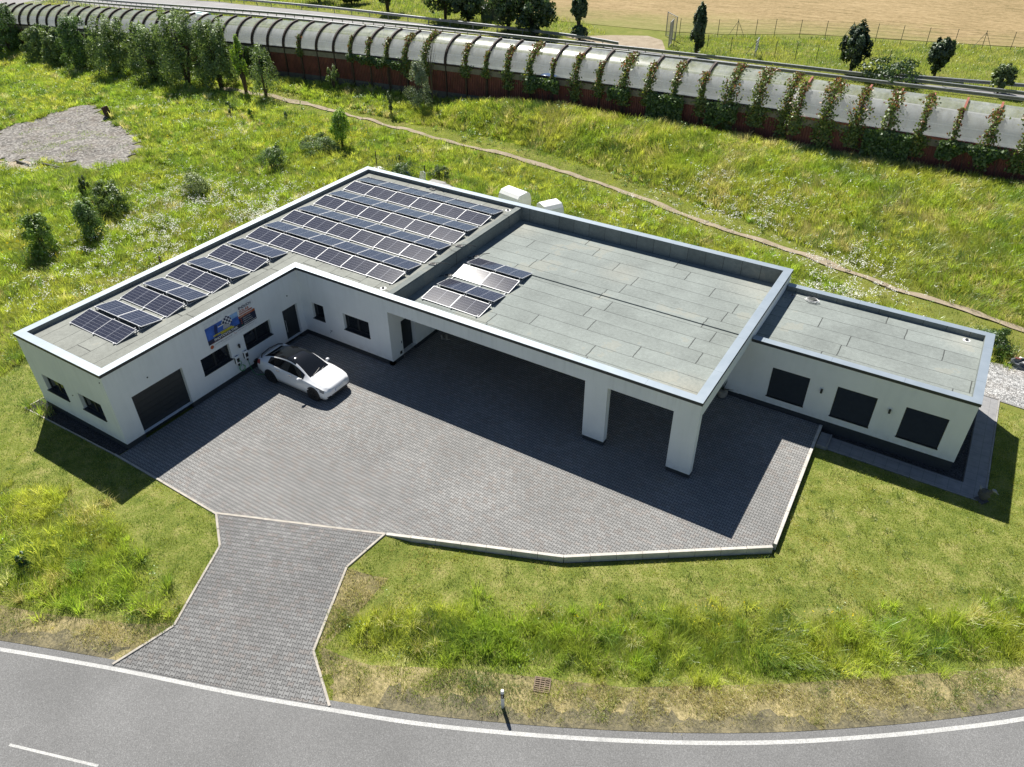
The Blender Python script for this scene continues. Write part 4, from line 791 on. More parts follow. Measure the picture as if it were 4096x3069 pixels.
# roadside
dx_, dy_ = at(1086, 1529); t = thing('delineator_post', (dx_, dy_, float(zg(np.array([dx_]), np.array([dy_]))[0])), 'white roadside marker post with a slanted black band beside the curved road', 'marker post', None, R(25)); m = MB(); m.tube([(0, 0, -.1), (0, 0, .62)], .06, 12); m.build('shaft', 'white', t); m = MB(); m.tube([(0, 0, .62), (0, 0, .86)], .0625, 12); m.build('black_band', 'black', t); m = MB(); m.tube([(0, 0, .86), (0, 0, 1.0)], [.06, .05], 12); m.build('cap', 'white', t); MB().box(-.02, -.072, .68, .02, -.060, .82).build('reflector', 'alu', t)
gx_, gy_ = at(1171, 1482); gz_ = float(zg(np.array([gx_]), np.array([gy_]))[0])+.035; t = thing('drain_grate', (gx_, gy_, gz_), 'rusty iron drain grate set in the dry verge by the road', 'grate', None, R(22)); t.scale = (.82, .82, 1); m = MB()
m.box(-.34, -.34, 0, .34, -.29, .05); m.box(-.34, .29, 0, .34, .34, .05); m.box(-.34, -.29, 0, -.29, .29, .05); m.box(.29, -.29, 0, .34, .29, .05); m.build('frame', 'rustl' if 'rustl' in M else flat('rusty_iron', (.17, .125, .085), .85, 0, .3, 9.), t); m = MB()
for k in range(6): m.box(-.29, -.25+k*.095, .01, .29, -.205+k*.095, .045)
for x in (-.1, .09): m.box(x, -.29, .008, x+.03, .29, .047)
m.build('bars', flat('rusty_bars', (.19, .14, .095), .85, 0, .3, 9.), t); MB().box(-.29, -.29, -.02, .29, .29, -.01).build('shaft', 'shadehole', t)
# behind the building
def gz(x, y): return float(zg(np.array([x]), np.array([y]))[0])
bx_, by_ = at(236, 251); t = thing('steel_drum', (bx_, by_, gz(bx_, by_)-.05), 'rusty open steel drum leaning beside the rubble patch', 'drum'); t.rotation_euler = (R(6), R(-14), 0); m = MB()
m.tube([(0, 0, 0), (0, 0, .3), (0, 0, .32), (0, 0, .62), (0, 0, .64), (0, 0, 1.0), (0, 0, 1.0), (0, 0, .1)], [.33, .33, .345, .345, .33, .33, .30, .30], 24, cap=False); m.build('shell', 'rust', t); MB().cyl((0, 0, .1), .3, .02, 20).build('bottom', 'shadehole', t)
def fence_panel(x0, y0, x1, y1, h, label):
    z = gz((x0+x1)/2, (y0+y1)/2); t = wthing('wire_fence', (x0, y0, z), label, 'fence'); 
    for x, y, hh in ((x0, y0, h+.25), (x1, y1, h)): MB().box(x-.03, y-.03, z-.1, x+.03, y+.03, z+hh).build('post', 'anth', t)
    m = MB()
    for k in range(8): m.bar((x0, y0, z+.12+k*(h-.2)/7), (x1, y1, z+.12+k*(h-.2)/7), .008, .012)
    for k in range(1, 20): f = k/20; m.bar((x0+(x1-x0)*f, y0+(y1-y0)*f, z+.1), (x0+(x1-x0)*f, y0+(y1-y0)*f, z+h-.05), .006, .006)
    m.build('wires', 'anth', t)
fence_panel(-3.75, 32.2, -1.1, 31.9, 1.7, 'dark wire fence panel standing in the weeds behind the solar roof'); fence_panel(-6.6, 32.6, -3.8, 32.25, 1.3, 'lower dark wire fence panel half hidden in bushes behind the roof corner'); fence_panel(11.5, 30.6, 15.3, 30.0, 1.15, 'low dark wire fence in the weeds behind the carport roof')
z = gz(-2.6, 31.3); t = thing('hose_ring', (-2.6, 31.3, z+.62), 'upright blue hose ring leaning on the wire fence behind the roof', 'hose ring'); m = MB(); m.tube([(.42*math.cos(a), .08*math.sin(a*2), .42*math.sin(a)) for a in np.linspace(0, 2*math.pi, 33)], .10, 10, cap=False); m.build('ring', 'blue', t, smooth=True); MB().box(-.02, -.03, -.7, .02, .03, .42).build('stake', 'bark', t)
z = gz(-1.0, 31.5); t = thing('garden_chair', (-1.0, 31.2, z), 'white slatted plastic garden chair behind the rear roof edge', 'chair'); m = MB()
for k in range(5): m.bar((-.25+k*.125, .2, .45), (-.22+k*.11, .34, 1.15), .07, .02)
m.tube([(-.27, .2, .45), (-.24, .35, 1.1), (0, .37, 1.2), (.24, .35, 1.1), (.27, .2, .45)], .03, 8); m.build('backrest', 'white', t); MB().box(-.27, -.25, .42, .27, .25, .46).build('seat', 'white', t)
for a, b in ((-.23, -.2), (.23, -.2), (-.23, .2), (.23, .2)): MB().box(a-.025, b-.025, 0, a+.025, b+.025, .42).build('leg', 'white', t)
z = gz(1.2, 31.2); t = wthing('concrete_trough', (1.2, 30.6, z), 'grey concrete trough with a rounded end behind the rear roof edge', 'trough'); MB().box(.4, 30.2, z, 1.7, 30.9, z+1.25).build('body', 'conc', t, bevel=.03); MB().tube([(1.7, 30.55, z+.75), (2.3, 30.55, z+.75)], [.5, .45], 20).build('rounded_end', 'conc', t)
def tank(x, y, rz, sx, label):
    z = gz(x, y); t = thing('water_tank', (x, y, z), label, 'tank', 'white tanks behind the carport', rz); P_ = [(-.75, .3), (-.75, 1.2), (-.62, 1.62), (-.4, 1.85), (.35, 1.9), (.62, 1.7), (.75, 1.35), (.75, .3)]; mb = MB(); n = len(P_); mb.v = [(-sx, a, b) for a, b in P_]+[(sx, a, b) for a, b in P_]; mb.f = [(i, (i+1) % n, n+(i+1) % n, n+i) for i in range(n)]+[tuple(range(n))[::-1], tuple(range(n, 2*n))]
    mb.build('shell', 'white', t, bevel=.05)
    for a in (-.5, .5): MB().box(-sx*.9, a-.08, 0, sx*.9, a+.08, .3).build('skid', 'lichen', t)
tank(7.7, 30.9, R(-12), .95, 'white angular tank with a humped top behind the dividing upstand'); tank(11.0, 30.2, R(60), .7, 'second smaller white hump-topped tank right of the angular one')
t = wthing('table_top', (-7.3, 32.2, gz(-7.3, 32.2)), 'white board on a red frame leaning out past the far roof corner', 'board'); z = gz(-7.3, 32.2); mb = MB(); mb.v = [(a, b, z+h) for h in (.2, .26) for a, b in ((-7.6, 31.4), (-6.6, 31.0), (-5.6, 32.7), (-6.7, 33.0))]; mb.f = [(3, 2, 1, 0), (4, 5, 6, 7), (0, 1, 5, 4), (1, 2, 6, 5), (2, 3, 7, 6), (3, 0, 4, 7)]; mb.build('board', 'white', t)
for a, b in ((-7.4, 31.5), (-6.4, 32.6), (-8.6, 30.7), (-6.8, 31.3)): MB().bar((a, b, z-.2), (a, b, z+.2), .05, .05).build('leg', 'redrib', t)
x, y = at(348, 572); t = thing('wooden_post', (x, y, gz(x, y)), 'short grey wooden post in the flowers beside the wing wall', 'post'); MB().tube([(0, 0, -.1), (.03, .02, .55), (.04, .03, .62)], [.07, .065, .05], 8).build('stake', 'bark', t); MB().cyl((.035, .025, .60), .045, .03, 8).build('cap', 'lichen', t)
for k, (a, b, l) in enumerate((((38, 353), (72, 364), 'left one of two weathered kerb slabs along the rubble patch'), ((95, 362), (205, 382), 'right longer one of two weathered kerb slabs along the rubble patch'))):
    p, q = at(*a), at(*b); zz = gz((p[0]+q[0])/2, (p[1]+q[1])/2); t = MB().bar((p[0], p[1], zz+.12), (q[0], q[1], zz+.12), .16, .28).build('kerb_slab', 'lichen', bevel=.02); tag(t, l, 'slab', 'kerb slabs at the rubble')
x, y = at(2203, 792); z = gz(x, y); t = thing('bin_bag', (x, y, z), 'crumpled dark plastic sheet with a brick on it by the gravel at the right edge', 'plastic sheet'); MB().ell((0, 0, .15), .55, .4, .3, 14, 8, .3).build('sheet', flat('grey_plastic', (.10, .11, .12), .4), t); MB().box(-.35, -.1, .35, -.1, .05, .47).build('brick', 'redwall', t)
# ------------------------------------------------------------------ noise barrier along the motorway
bar = wthing('noise_barrier', (0, 50, 1), 'long noise barrier with red sheet wall and curved translucent roof sheets', 'noise barrier')
RX = [21.0-2.35*k for k in range(52)][::-1]; RXR = [22.0+2.2*k for k in range(10)]
REACH, RISE = 2.65, 2.12
def rib_curve(x, yw, off, n=14):
    zw = float(ztop(x))-RISE; return [(x, yw+REACH-(REACH+off)*math.cos(a), zw+(RISE+off)*math.sin(a)) for a in np.linspace(0, math.pi/2*1.0, n)]
def rib(x, yw, wd, mat, par):
    lo, hi = rib_curve(x, yw, -.10), rib_curve(x, yw, .19); mb = MB()
    for k, (p, q) in enumerate(zip(lo, hi)): mb.v += [(x-wd, *p[1:]), (x+wd, *p[1:]), (x+wd, *q[1:]), (x-wd, *q[1:])]
    for k in range(len(lo)-1):
        a = 4*k
        for i in range(4): j = (i+1) % 4; mb.f.append((a+i, a+j, a+4+j, a+4+i))
    mb.f += [(3, 2, 1, 0), tuple(4*(len(lo)-1)+i for i in range(4))]; mb.build('rib', mat, par)
def bay(x0, x1, y0, y1, rm, par, first):
    c0, c1 = rib_curve(x0+.05, y0, 0), rib_curve(x1-.05, y1, 0); mb = MB(); n = len(c0); mb.v = c0+c1; mb.f = [(i, n+i, n+i+1, i+1) for i in range(n-1)]
    cc = np.repeat(np.linspace(0, 1, n), 3).reshape(n, 3); o = npmesh('roof_sheet', mb.v, mb.f, np.r_[cc, cc], 'acrylic', par); o.data.polygons.foreach_set('use_smooth', [True]*len(o.data.polygons))
    z0, z1 = float(zfoot(x0)), float(zfoot(x1)); zb = lambda x, h: z0+(z1-z0)*(x-x0)/(x1-x0)+h; yy = lambda x: y0+(y1-y0)*(x-x0)/(x1-x0)
    mb = MB(); k = max(1, round((x1-x0-.1)/.21)); prof = []
    for i in range(k):
        s = x0+.05+(x1-x0-.1)*i/k; w_ = (x1-x0-.1)/k; prof += [(s, .0), (s+w_*.45, .0), (s+w_*.55, .06), (s+w_*.9, .06)]
    prof.append((x1-.05, 0.)); mb.v = [(s, yy(s)-d+.05, zb(s, .72)) for s, d in prof]+[(s, yy(s)-d+.05, zb(s, 2.74)) for s, d in prof]; n = len(prof); mb.f = [(i, i+1, n+i+1, n+i) for i in range(n-1)]; mb.build('wall_panel', 'redwall', par)
    def beam(h0, h1, d0, d1, nm, mt):
        mb = MB(); a = len(mb.v); mb.v = [(x, yy(x)+d, zb(x, h)) for x in (x0, x1) for d, h in ((d0, h0), (d1, h0), (d1, h1), (d0, h1))]
        mb.f = [(0, 1, 2, 3)[::-1], (4, 5, 6, 7)]+[(i, (i+1) % 4, 4+(i+1) % 4, 4+i) for i in range(4)]; mb.build(nm, mt, par)
    beam(-.6, .74, -.02, .28, 'base_wall', 'lichen'); beam(2.72, 3.22, -.03, .25, 'capping', 'beam'); beam(3.22, 3.385, -.06, .10, 'bottom_rail', 'brownrib' if rm == 'brownrib' else 'redrib')
    mb = MB(); mb.v = [(x0-.06, y0-.07, z0-.3), (x0+.06, y0-.07, z0-.3), (x0+.06, y0+.1, z0-.3), (x0-.06, y0+.1, z0-.3), (x0-.06, y0-.07, z0+3.3), (x0+.06, y0-.07, z0+3.3), (x0+.06, y0+.1, z0+3.3), (x0-.06, y0+.1, z0+3.3)]; mb.f = [(0, 1, 5, 4), (1, 2, 6, 5), (2, 3, 7, 6), (3, 0, 4, 7), (4, 5, 6, 7)]; mb.build('post', 'redrib' if first else rm, par)
YWR = 49.55
for i, x in enumerate(RX):
    rib(x, float(ywall(x)), .085, 'brownrib', bar)
    if i < len(RX)-1: bay(x, RX[i+1], float(ywall(x)), float(ywall(RX[i+1])), 'brownrib', bar, False)
for i, x in enumerate(RXR):
    rib(x, YWR, .07, 'redrib', bar)
    if i < len(RXR)-1: bay(x, RXR[i+1], YWR, YWR, 'redrib', bar, i == 0)
z = float(zfoot(21.5)); mb = MB(); mb.v = [(21.0, float(ywall(21)), z-.3), (22.0, YWR, z-.3), (22.0, YWR, z+3.35), (21.0, float(ywall(21)), z+3.35)]; mb.f = [(0, 1, 2, 3)]; mb.build('wall_panel', 'redwall', bar)
# crash barriers
def guardrail(P, label, gap=2.):
    P = [(p.x, p.y) for p in spline([(a, b, 0) for a, b in P], 8)]; z = lambda p: float(zmot(p[0]))
    t = wthing('guard_rail', (P[0][0], P[0][1], z(P[0])), label, 'guard rail'); prof = [(-.02, .62), (.05, .60), (.05, .72), (-.02, .74), (.05, .77), (.05, .89), (-.02, .90)]; A = [offset_line(P, -d) for d, _ in prof]; mb = MB(); n = len(P)
    for (d, h), L_ in zip(prof, A): mb.v += [(p[0], p[1], z(p)+h-.02) for p in L_]
    for k in range(len(prof)-1): mb.f += [(k*n+i, k*n+i+1, (k+1)*n+i+1, (k+1)*n+i) for i in range(n-1)]
    top = len(mb.v); B_ = offset_line(P, .12); mb.v += [(p[0], p[1], z(p)+.88) for p in B_]; k = len(prof)-1; mb.f += [(k*n+i, k*n+i+1, top+i+1, top+i) for i in range(n-1)]
    mb.build('rail', 'steel', t); acc = 0.; cnt = 0
    for a, b in zip(P, P[1:]):
        L = math.hypot(b[0]-a[0], b[1]-a[1])
        while acc < L:
            x, y = a[0]+(b[0]-a[0])*acc/L, a[1]+(b[1]-a[1])*acc/L; zz = float(zmot(x)); v = proj(np.array([x, y, zz+.5]))
            if cnt < 95 and -120 < v[0] < 2330 and v[1] > -40: MB().box(x-.04, y+.03, zz-.1, x+.04, y+.10, zz+.85).build('post', 'steel', t); cnt += 1
            acc += gap
        acc -= L
guardrail([(-180, 90.5), (-152, 84.6), (-118, 77.6), (-82.6, 72.3), (-46.5, 69.3), (-17, 68.3), (4.3, 69.0), (22, 69.6), (37, 70.2), (60, 71)], 'near one of the two parallel steel guard rails behind the noise barrier')
guardrail([(-180, 94), (-150, 87.5), (-118, 80.4), (-86, 75.2), (-49.8, 72.3), (-19, 70.9), (3.4, 71.2), (21.6, 71.7), (37, 72.3), (60, 73)], 'far one of the two parallel steel guard rails behind the noise barrier')
guardrail([(-180, 101), (-120, 90), (-77, 82.2), (-56, 79.2), (-31, 75.8), (-12, 74.1), (-4, 72.6)], 'guard rail on the far side of the slip road, left part', 4.)
guardrail([(26.0, 73.1), (36.5, 75.2), (48, 78), (60, 82)], 'short guard rail on the far side of the slip road at the right', 4.)
# field fence, mesh gate, sign, hut
def farpost(n, P, h, label):
    t = wthing('field_fence', (P[0][0], P[0][1], 2), label, 'fence'); pts = []
    for a, b in zip(P, P[1:]):
        L = math.hypot(b[0]-a[0], b[1]-a[1]); k = max(1, round(L/n)); pts += [(a[0]+(b[0]-a[0])*i/k, a[1]+(b[1]-a[1])*i/k) for i in range(k)]
    pts.append(P[-1])
    for i, (x, y) in enumerate(pts):
        z = float(zmot(x)); m = MB(); m.tube([(x, y, z-.2), (x, y, z+h)], .035, 6)
        if i % 5 == 3: m.tube([(x, y, z+h*.9), (x-1.0, y-.1, z)], .025, 5); m.tube([(x, y, z+h*.9), (x+1.0, y+.1, z)], .025, 5)
        m.build('post', 'mesh', t)
    m = MB()
    for hh in (.15, .5, .85, 1.2, 1.5, h-.1): m.tube([(x, y, float(zmot(x))+hh) for x, y in pts], .007, 4)
    m.build('wires', 'mesh', t)
farpost(2.6, [(-.6, 82.7), (3.7, 84.2), (9.6, 87.5), (17.9, 90.2), (26, 91.2), (34.4, 93.3), (48, 97)], 2.0, 'long thin wire fence between the green slope and the stubble field')
farpost(2.6, [(1.2, 76.4), (5, 77.0), (10.5, 76.9), (17, 77.6), (24, 79)], 1.7, 'thin wire fence in the grass just behind the guard rails')
t = wthing('mesh_gate', (-.6, 79.5, 1.9), 'tall open mesh gate beside the field track', 'gate'); z = 1.9
for a, b in (((-2.0, 81.8), (.1, 79.6)), ((.2, 78.2), (.6, 76.3))):
    m = MB(); m.bar((*a, z), (*a, z+2.7), .08, .08); m.bar((*b, z), (*b, z+2.7), .08, .08); m.bar((*a, z+2.65), (*b, z+2.65), .06, .06); m.bar((*a, z+.15), (*b, z+.15), .06, .06); m.build('leaf_frame', 'steel', t); m = MB()
    for k in range(1, 14): f = k/14; m.bar((a[0]+(b[0]-a[0])*f, a[1]+(b[1]-a[1])*f, z+.15), (a[0]+(b[0]-a[0])*f, a[1]+(b[1]-a[1])*f, z+2.65), .015, .015)
    for k in range(1, 12): m.bar((*a, z+.15+k*.21), (*b, z+.15+k*.21), .012, .012)
    m.build('mesh_infill', 'steel', t)
t = thing('road_sign', (10.9, 75.9, 2.0), 'pale louvred sign panel on posts seen edge-on behind the guard rails', 'sign', None, R(98)); m = MB()
for k in range(4): m.box(-.9, -.03, .7+k*.33, .9, .03, .96+k*.33)
m.build('panel', 'alu', t); [MB().tube([(a, .05, -.1), (a, .05, 2.0)], .04, 8).build('post', 'steel', t) for a in (-.5, .5)]
hx, hy = -27.5, 82.0; z = float(zmot(hx)); t = thing('hut', (hx, hy, z), 'small green hut with a pale flat roof between the dark bushes', 'hut', None, R(20)); MB().box(-1.2, -1.6, 0, 1.2, 1.6, 1.6).build('wall', flat('green_boards', (.10, .15, .10), .8), t); MB().box(-1.35, -1.8, 1.6, 1.35, 1.8, 1.72).build('roof', 'white', t); MB().box(.3, -1.63, .1, .9, -1.595, 1.5).build('door', 'mesh', t)

# ------------------------------------------------------------------ trees, shrubs, creepers
def leaves(P, N, size, col, name, parent, asp=.55, mat='leaf', up=.35):
    """one rhombic leaf per point; N = outward direction"""
    n = len(P); d = N+rng.normal(0, .7, (n, 3)); d[:, 2] += up; d /= np.linalg.norm(d, axis=1)[:, None]+1e-9
    a = rng.normal(0, 1, (n, 3)); a -= (a*d).sum(1)[:, None]*d; a /= np.linalg.norm(a, axis=1)[:, None]+1e-9; b = np.cross(d, a); s = (size*rng.uniform(.6, 1.3, n))[:, None]
    V = np.stack([P-a*s, P-b*s*asp, P+a*s, P+b*s*asp], 1).reshape(-1, 3); F = np.arange(4*n).reshape(n, 4); return npmesh(name, V, F, np.repeat(col, 4, 0), mat, parent)
def crown_pts(n, rx, ry, z0, z1, clumps, shape=1.0, gap=.0):
    cs = []; bushy = z0 <= .02*z1
    while len(cs) < clumps:
        u = rng.uniform(-1, 1, 3)
        if bushy and np.hypot(u[0], u[1]) < 1: cs.append(u*np.array([1, 1, 1.05])*np.array([.85+.15*rng.random()]*2+[1]))
        elif not bushy and np.linalg.norm(u) < 1 and np.linalg.norm(u) > .35: cs.append(u)
    cs = np.array(cs); cr = rng.uniform(.24, .46, clumps)*(1.0 if clumps < 60 else .75); idx = rng.integers(0, clumps, n); g = rng.normal(0, 1, (n, 3)); g /= np.linalg.norm(g, axis=1)[:, None]; g *= (rng.random(n)**.45)[:, None]
    p = cs[idx]+g*cr[idx][:, None]; N = p*np.array([1, 1, .8])+g*.6; t = (p[:, 2]+1.2)/2.4; taper = (1-.55*np.clip(t, 0, 1)**1.5*shape)
    P = np.c_[p[:, 0]*rx*taper, p[:, 1]*ry*taper, z0+(z1-z0)*np.clip(t, 0, 1.05)]; return P, N, idx
def plant(name, x, y, h, rx, ry, n, size, c, label, cat, group=None, z0=.12, trunk=True, clumps=26, shape=1., asp=.55, zoff=0., c2=None, lim=5):
    zz = float((zmot(x) if y > float(ywall(x))+.4 else zg(np.array([x]), np.array([y]))[0]))+zoff; t = thing(name, (x, y, zz), label, cat, group, 0.)
    P, N, idx = crown_pts(n, rx, ry, h*z0, h, clumps, shape); base = np.array(c); cv = (base*(1+rng.normal(0, .16, (clumps, 1))))[idx]*(1+rng.normal(0, .12, (n, 1)))
    if c2 is not None: k = rng.random(n) < .3; cv[k] = np.array(c2)*(1+rng.normal(0, .15, (k.sum(), 1)))
    leaves(P, N, size, np.clip(cv, .004, .9), 'crown', t, asp)
    if trunk:
        m = MB(); r = .025*h+.015
        for k in range(lim):
            a = k*2.4+random.random(); l = h*random.uniform(.55, .85); d = .6*rx*random.random(); m.tube([(.04*math.cos(a), .04*math.sin(a), -.15), (d*.35*math.cos(a), d*.35*math.sin(a), l*.45), (d*math.cos(a), d*math.sin(a), l)], [r*.8, r*.5, r*.15], 6)
        m.build('trunk', 'bark', t, smooth=True)
    return t
WIL = (.19, .27, .08); DKG = (.06, .11, .028); YG = (.27, .42, .04)
bush = [(25, 112, 6.6, 2.7), (92, 130, 4.3, 2.2), (128, 142, 4.4, 1.8), (184, 152, 6.3, 2.5), (258, 166, 6.6, 3.0), (338, 176, 6.2, 2.7), (408, 188, 8.2, 2.9), (478, 190, 7.3, 2.4)]
for i, (px, py, h, r) in enumerate(bush):
    x, y = at(px, py); h_ = 'tallest grey-green willow bush at the barrier, seventh from the left edge' if i == 6 else f'grey-green willow bush in front of the noise barrier, {ORD[i]} from the left edge'
    plant('willow_bush', x, y, h, r*1.08, r*.95, 9000, .15, (.12, .21, .05) if i in (0, 3) else WIL, h_, 'bush', 'willow bushes along the noise barrier', clumps=90, asp=.42, z0=.0, shape=.75)
px = at(532, 200); plant('sapling', px[0], px[1], 6.2, 1.2, 1., 1900, .12, YG, 'bright yellow-green sapling at the barrier right of the willow bushes', 'tree', clumps=20, z0=.2)
px = at(575, 210); plant('willow_bush', px[0], px[1], 5.4, 2.4, 1.5, 2300, .12, WIL, 'loose pale-leaved bush leaning right beside the yellow-green sapling', 'bush', clumps=20, asp=.4, z0=.0)
px = at(722, 198); plant('willow_bush', px[0], px[1], 3.4, .9, .7, 900, .10, WIL, 'thin small bush against the red wall left of the silvery willow', 'bush', clumps=10, asp=.4)
px = at(905, 230); plant('willow_bush', px[0], px[1], 4.4, 1.6, 1.3, 4200, .095, (.23, .29, .17), 'silvery round willow bush alone before the red barrier wall', 'bush', clumps=26, asp=.36, z0=0.)
px = at(925, 236); zz = gz(*px); t = thing('bare_sapling', (px[0], px[1]+.8, zz), 'leafless thin twigs rising behind the silvery willow bush', 'tree'); m = MB()
for k in range(9): a = k*2.4; m.tube([(0, 0, 0), (.1*math.cos(a), .1*math.sin(a), 3.0+.2*k), (.75*math.cos(a), .5*math.sin(a), 5.0+.25*k)], [.04, .025, .008], 5)
m.build('twigs', 'bark', t)
small = [(740, 320, 3.5, 1.0, 2600, YG, 'birch_sapling', 'bright green young birch standing alone behind the solar roof'), (545, 262, 1.3, .35, 420, YG, 'sapling', 'small bright green sapling in the meadow, left of a pair'), (500, 255, 1.6, .45, 420, (.07, .13, .03), 'shrub', 'dark tuft-shaped weed bush in the meadow below the tallest willow'), (100, 548, 2.7, 1.15, 3400, (.20, .32, .045), 'shrub', 'rounded fresh green shrub in the meadow nearest the left edge'), (206, 522, 2.9, 1.1, 3400, (.15, .25, .05), 'shrub', 'upright dark green shrub in the meadow, right of the rounded one'), (246, 458, 2.2, 1.5, 3200, (.17, .25, .06), 'shrub', 'low dark shrub in the meadow behind the upright one'), (190, 425, 1.6, .5, 900, (.09, .14, .04), 'shrub', 'narrow dark weed clump at the lower end of the rubble patch'), (590, 366, 1.9, 1.5, 2600, (.15, .24, .06), 'shrub', 'dark rounded elder shrub left of the far roof corner'), (690, 330, 1.5, 2.2, 4200, (.19, .27, .10), 'shrub', 'wide pale green bramble thicket behind the far roof corner'), (430, 420, 1.7, 1.3, 2800, (.30, .36, .15), 'shrub', 'pale flowering shrub between the meadow and the wing roof'), (870, 395, 1.7, 1.3, 1700, (.10, .17, .04), 'shrub', 'dark green bush in front of the wire fence behind the roof'), (950, 390, 1.4, 1.0, 1100, (.12, .18, .05), 'shrub', 'dark weed bush right of the wire fence behind the roof'), (620, 262, 1.2, .3, 300, (.16, .24, .08), 'sapling', 'thin grey-green sapling in the meadow, right of a pair'), (845, 250, 2.4, .35, 420, (.18, .25, .10), 'sapling', 'tall thin weed sapling beside the dirt path'), (1195, 205, 1.5, .5, 500, (.11, .15, .075), 'shrub', 'thin pale weed below the creepers left of the ivy mass'), (2140, 745, 1.0, 1.2, 1500, (.10, .18, .04), 'shrub', 'dark leafy weeds beyond the annex roof corner'), (62, 1228, .8, .35, 260, (.03, .10, .02), 'shrub', 'dark green leafy weed standing in the roadside grass at the left')]
for px_, py_, h, r, n, c, nm, lb in small:
    x, y = at(px_, py_); plant(nm, x, y, h, r, r*.9, int(n*1.7), .06 if h < 2 else .08, c, lb, 'shrub' if nm == 'shrub' else 'tree', clumps=max(10, n//70), z0=.0 if nm == 'shrub' else .12, shape=.8, lim=4)
def atm(px, py): return iterat(px, py, zmot)
far = [(690, 2, 7, 3.2, 'dark tree cut by the top edge, left of the slip road trees'), (760, 6, 4, 3, 'low dark bush at the top edge left of the slip road'), (838, 22, 8.5, 2., 'narrow green tree beside the slip road guard rail'), (962, 40, 7.5, 3.0, 'dark round tree left of the pale hut'), (1012, 46, 5.5, 2.6, 'lower bushy tree just left of the pale hut'), (1098, 62, 7.5, 3.0, 'large dark tree just right of the pale hut'), (1152, 72, 6.0, 3.0, 'broad dark tree right of the large one at the hut')]
for i, (a, b, h, r, lb) in enumerate(far):
    x, y = atm(a, b+4); plant('dark_tree', x, y, h, r, r, 5200, .2, DKG if i > 2 else (.055, .09, .03), lb, 'tree', 'dark trees beyond the slip road', clumps=62, z0=.05, shape=.6, asp=.7)
for a, b, h, r, z0, lb, c in ((1249, 84, 5.2, 1.0, .38, 'slender small tree with a bare stem at the field track', (.06, .11, .03)), (1503, 122, 5.6, .85, .05, 'slim columnar tree beside the mesh gate', (.07, .12, .045)), (1836, 160, 5.2, 1.5, .06, 'dense dark oval tree on the green slope at the right', (.035, .07, .018)), (2018, 166, 4.2, 1.25, .05, 'pointed medium tree on the green slope right of the oval one', (.065, .11, .035)), (2154, 204, 3.0, 1.1, .1, 'small light green tree before the slip road at the right edge', (.13, .19, .05)), (1915, 178, 2.2, 3.4, .02, 'wide low bush behind the guard rails at the right', (.06, .11, .03)), (1250, 88, 1.8, 1.1, .05, 'small bush at the foot of the slender track tree', (.10, .15, .05)), (1155, 78, 1.6, .8, .05, 'pale small bush right of the broad dark tree', (.12, .16, .07))):
    x, y = atm(a, b); plant('slim_tree' if h > 3 else 'bush', x, y, h, r, r, 6500 if h > 4 else 2600, .13, c, lb, 'tree' if h > 2.5 else 'bush', clumps=64, z0=z0, shape=.5, asp=.7)
# creepers on the ribs
allr = [(x, float(ywall(x))) for x in RX]+[(x, YWR) for x in RXR]
i0 = next(i for i, (x, _) in enumerate(allr) if x > -31); vis = allr[i0:]; nv = len(vis)
dens = {}
rv = random.Random(4)
k_ = 0
for j, (x, yw0) in enumerate(vis):
    f = j/nv; amt = .0 if (f < .12 and j % 3) else (.25 if f < .40 else .95)*rv.uniform(.35, 1.15)
    if .15 < f < .38: amt = (.2, .55, .75, .05, .35)[j % 5]
    if f > .80: amt = (.22, .5, .8, .3, .5, .75, .6)[j % 7]
    if f > .44 and f < .56: amt = (.8, .55, .6, .35)[j % 4]
    if amt < .1: continue
    k_ += 1; n = int(1500*amt+260); top = .35+.62*min(1, amt+rv.uniform(-.1, .25)); z0 = float(zfoot(x)); P = []; cc = []
    s = rng.random(n)
    ang = s*top*math.pi/2; side = rng.normal(0, .10+.22*amt*(1-.6*s))*np.clip(.5+1.2*vn(s*6+j*7, s*0, 1., 33), .4, 1.5); bulge = np.abs(rng.normal(0, .09+.05*amt, n))+.04
    Y = yw0+REACH-(REACH+bulge+.1)*np.cos(ang); Z = float(ztop(x))-RISE+(RISE+bulge+.1)*np.sin(ang); X = x+side-.12*s
    hang = rng.random(n) < .48; hl = (0.5+rv.uniform(.6, 1.7)*amt)*rng.random(n)**1.1; X = np.where(hang, x+rng.normal(0, .22+.26*amt, n)*(1-.25*hl), X); Y = np.where(hang, yw0-.10-np.abs(rng.normal(0, .12, n)), Y); Z = np.where(hang, z0+3.4-hl*1.3, Z)
    t = thing('climbing_vine', (x, yw0-.2, z0), f'green creeper with reddish tips climbing a barrier rib, {ORD[0] if False else ""}', 'creeper', 'creepers on the barrier ribs'); dens[k_] = t
    P = np.c_[X-x, Y-(yw0-.2), Z-z0]; cb = np.array([.15, .21, .035])*(1+rng.normal(0, .25, (n, 1))); red = (rng.random(n) < np.where(hang, .04, .12+.42*s**2)); cb[red] = np.array([.30, .12, .05])*(1+rng.normal(0, .25, (red.sum(), 1))); yl = rng.random(n) < .12; cb[yl] = np.array([.30, .30, .045])
    leaves(P, np.tile([0, -1., .35], (n, 1)), .095, np.clip(cb, .004, .8), 'leaves', t, .75)
    m = MB()
    for q in range(3): m.tube([(rv.uniform(-.3, .3), .12, .0), (rv.uniform(-.2, .2), .08, 1.6), (0, .1, 2.9), (0, .2, 3.6)], .022, 5)
    m.build('stems', 'bark', t)
tot = len(dens)
for i, t in enumerate(dens.values()): t['label'] = f'leafy creeper climbing a barrier rib, {ORD[tot-1-i] if tot-1-i < len(ORD) else "farthest"} creeper from the right end'
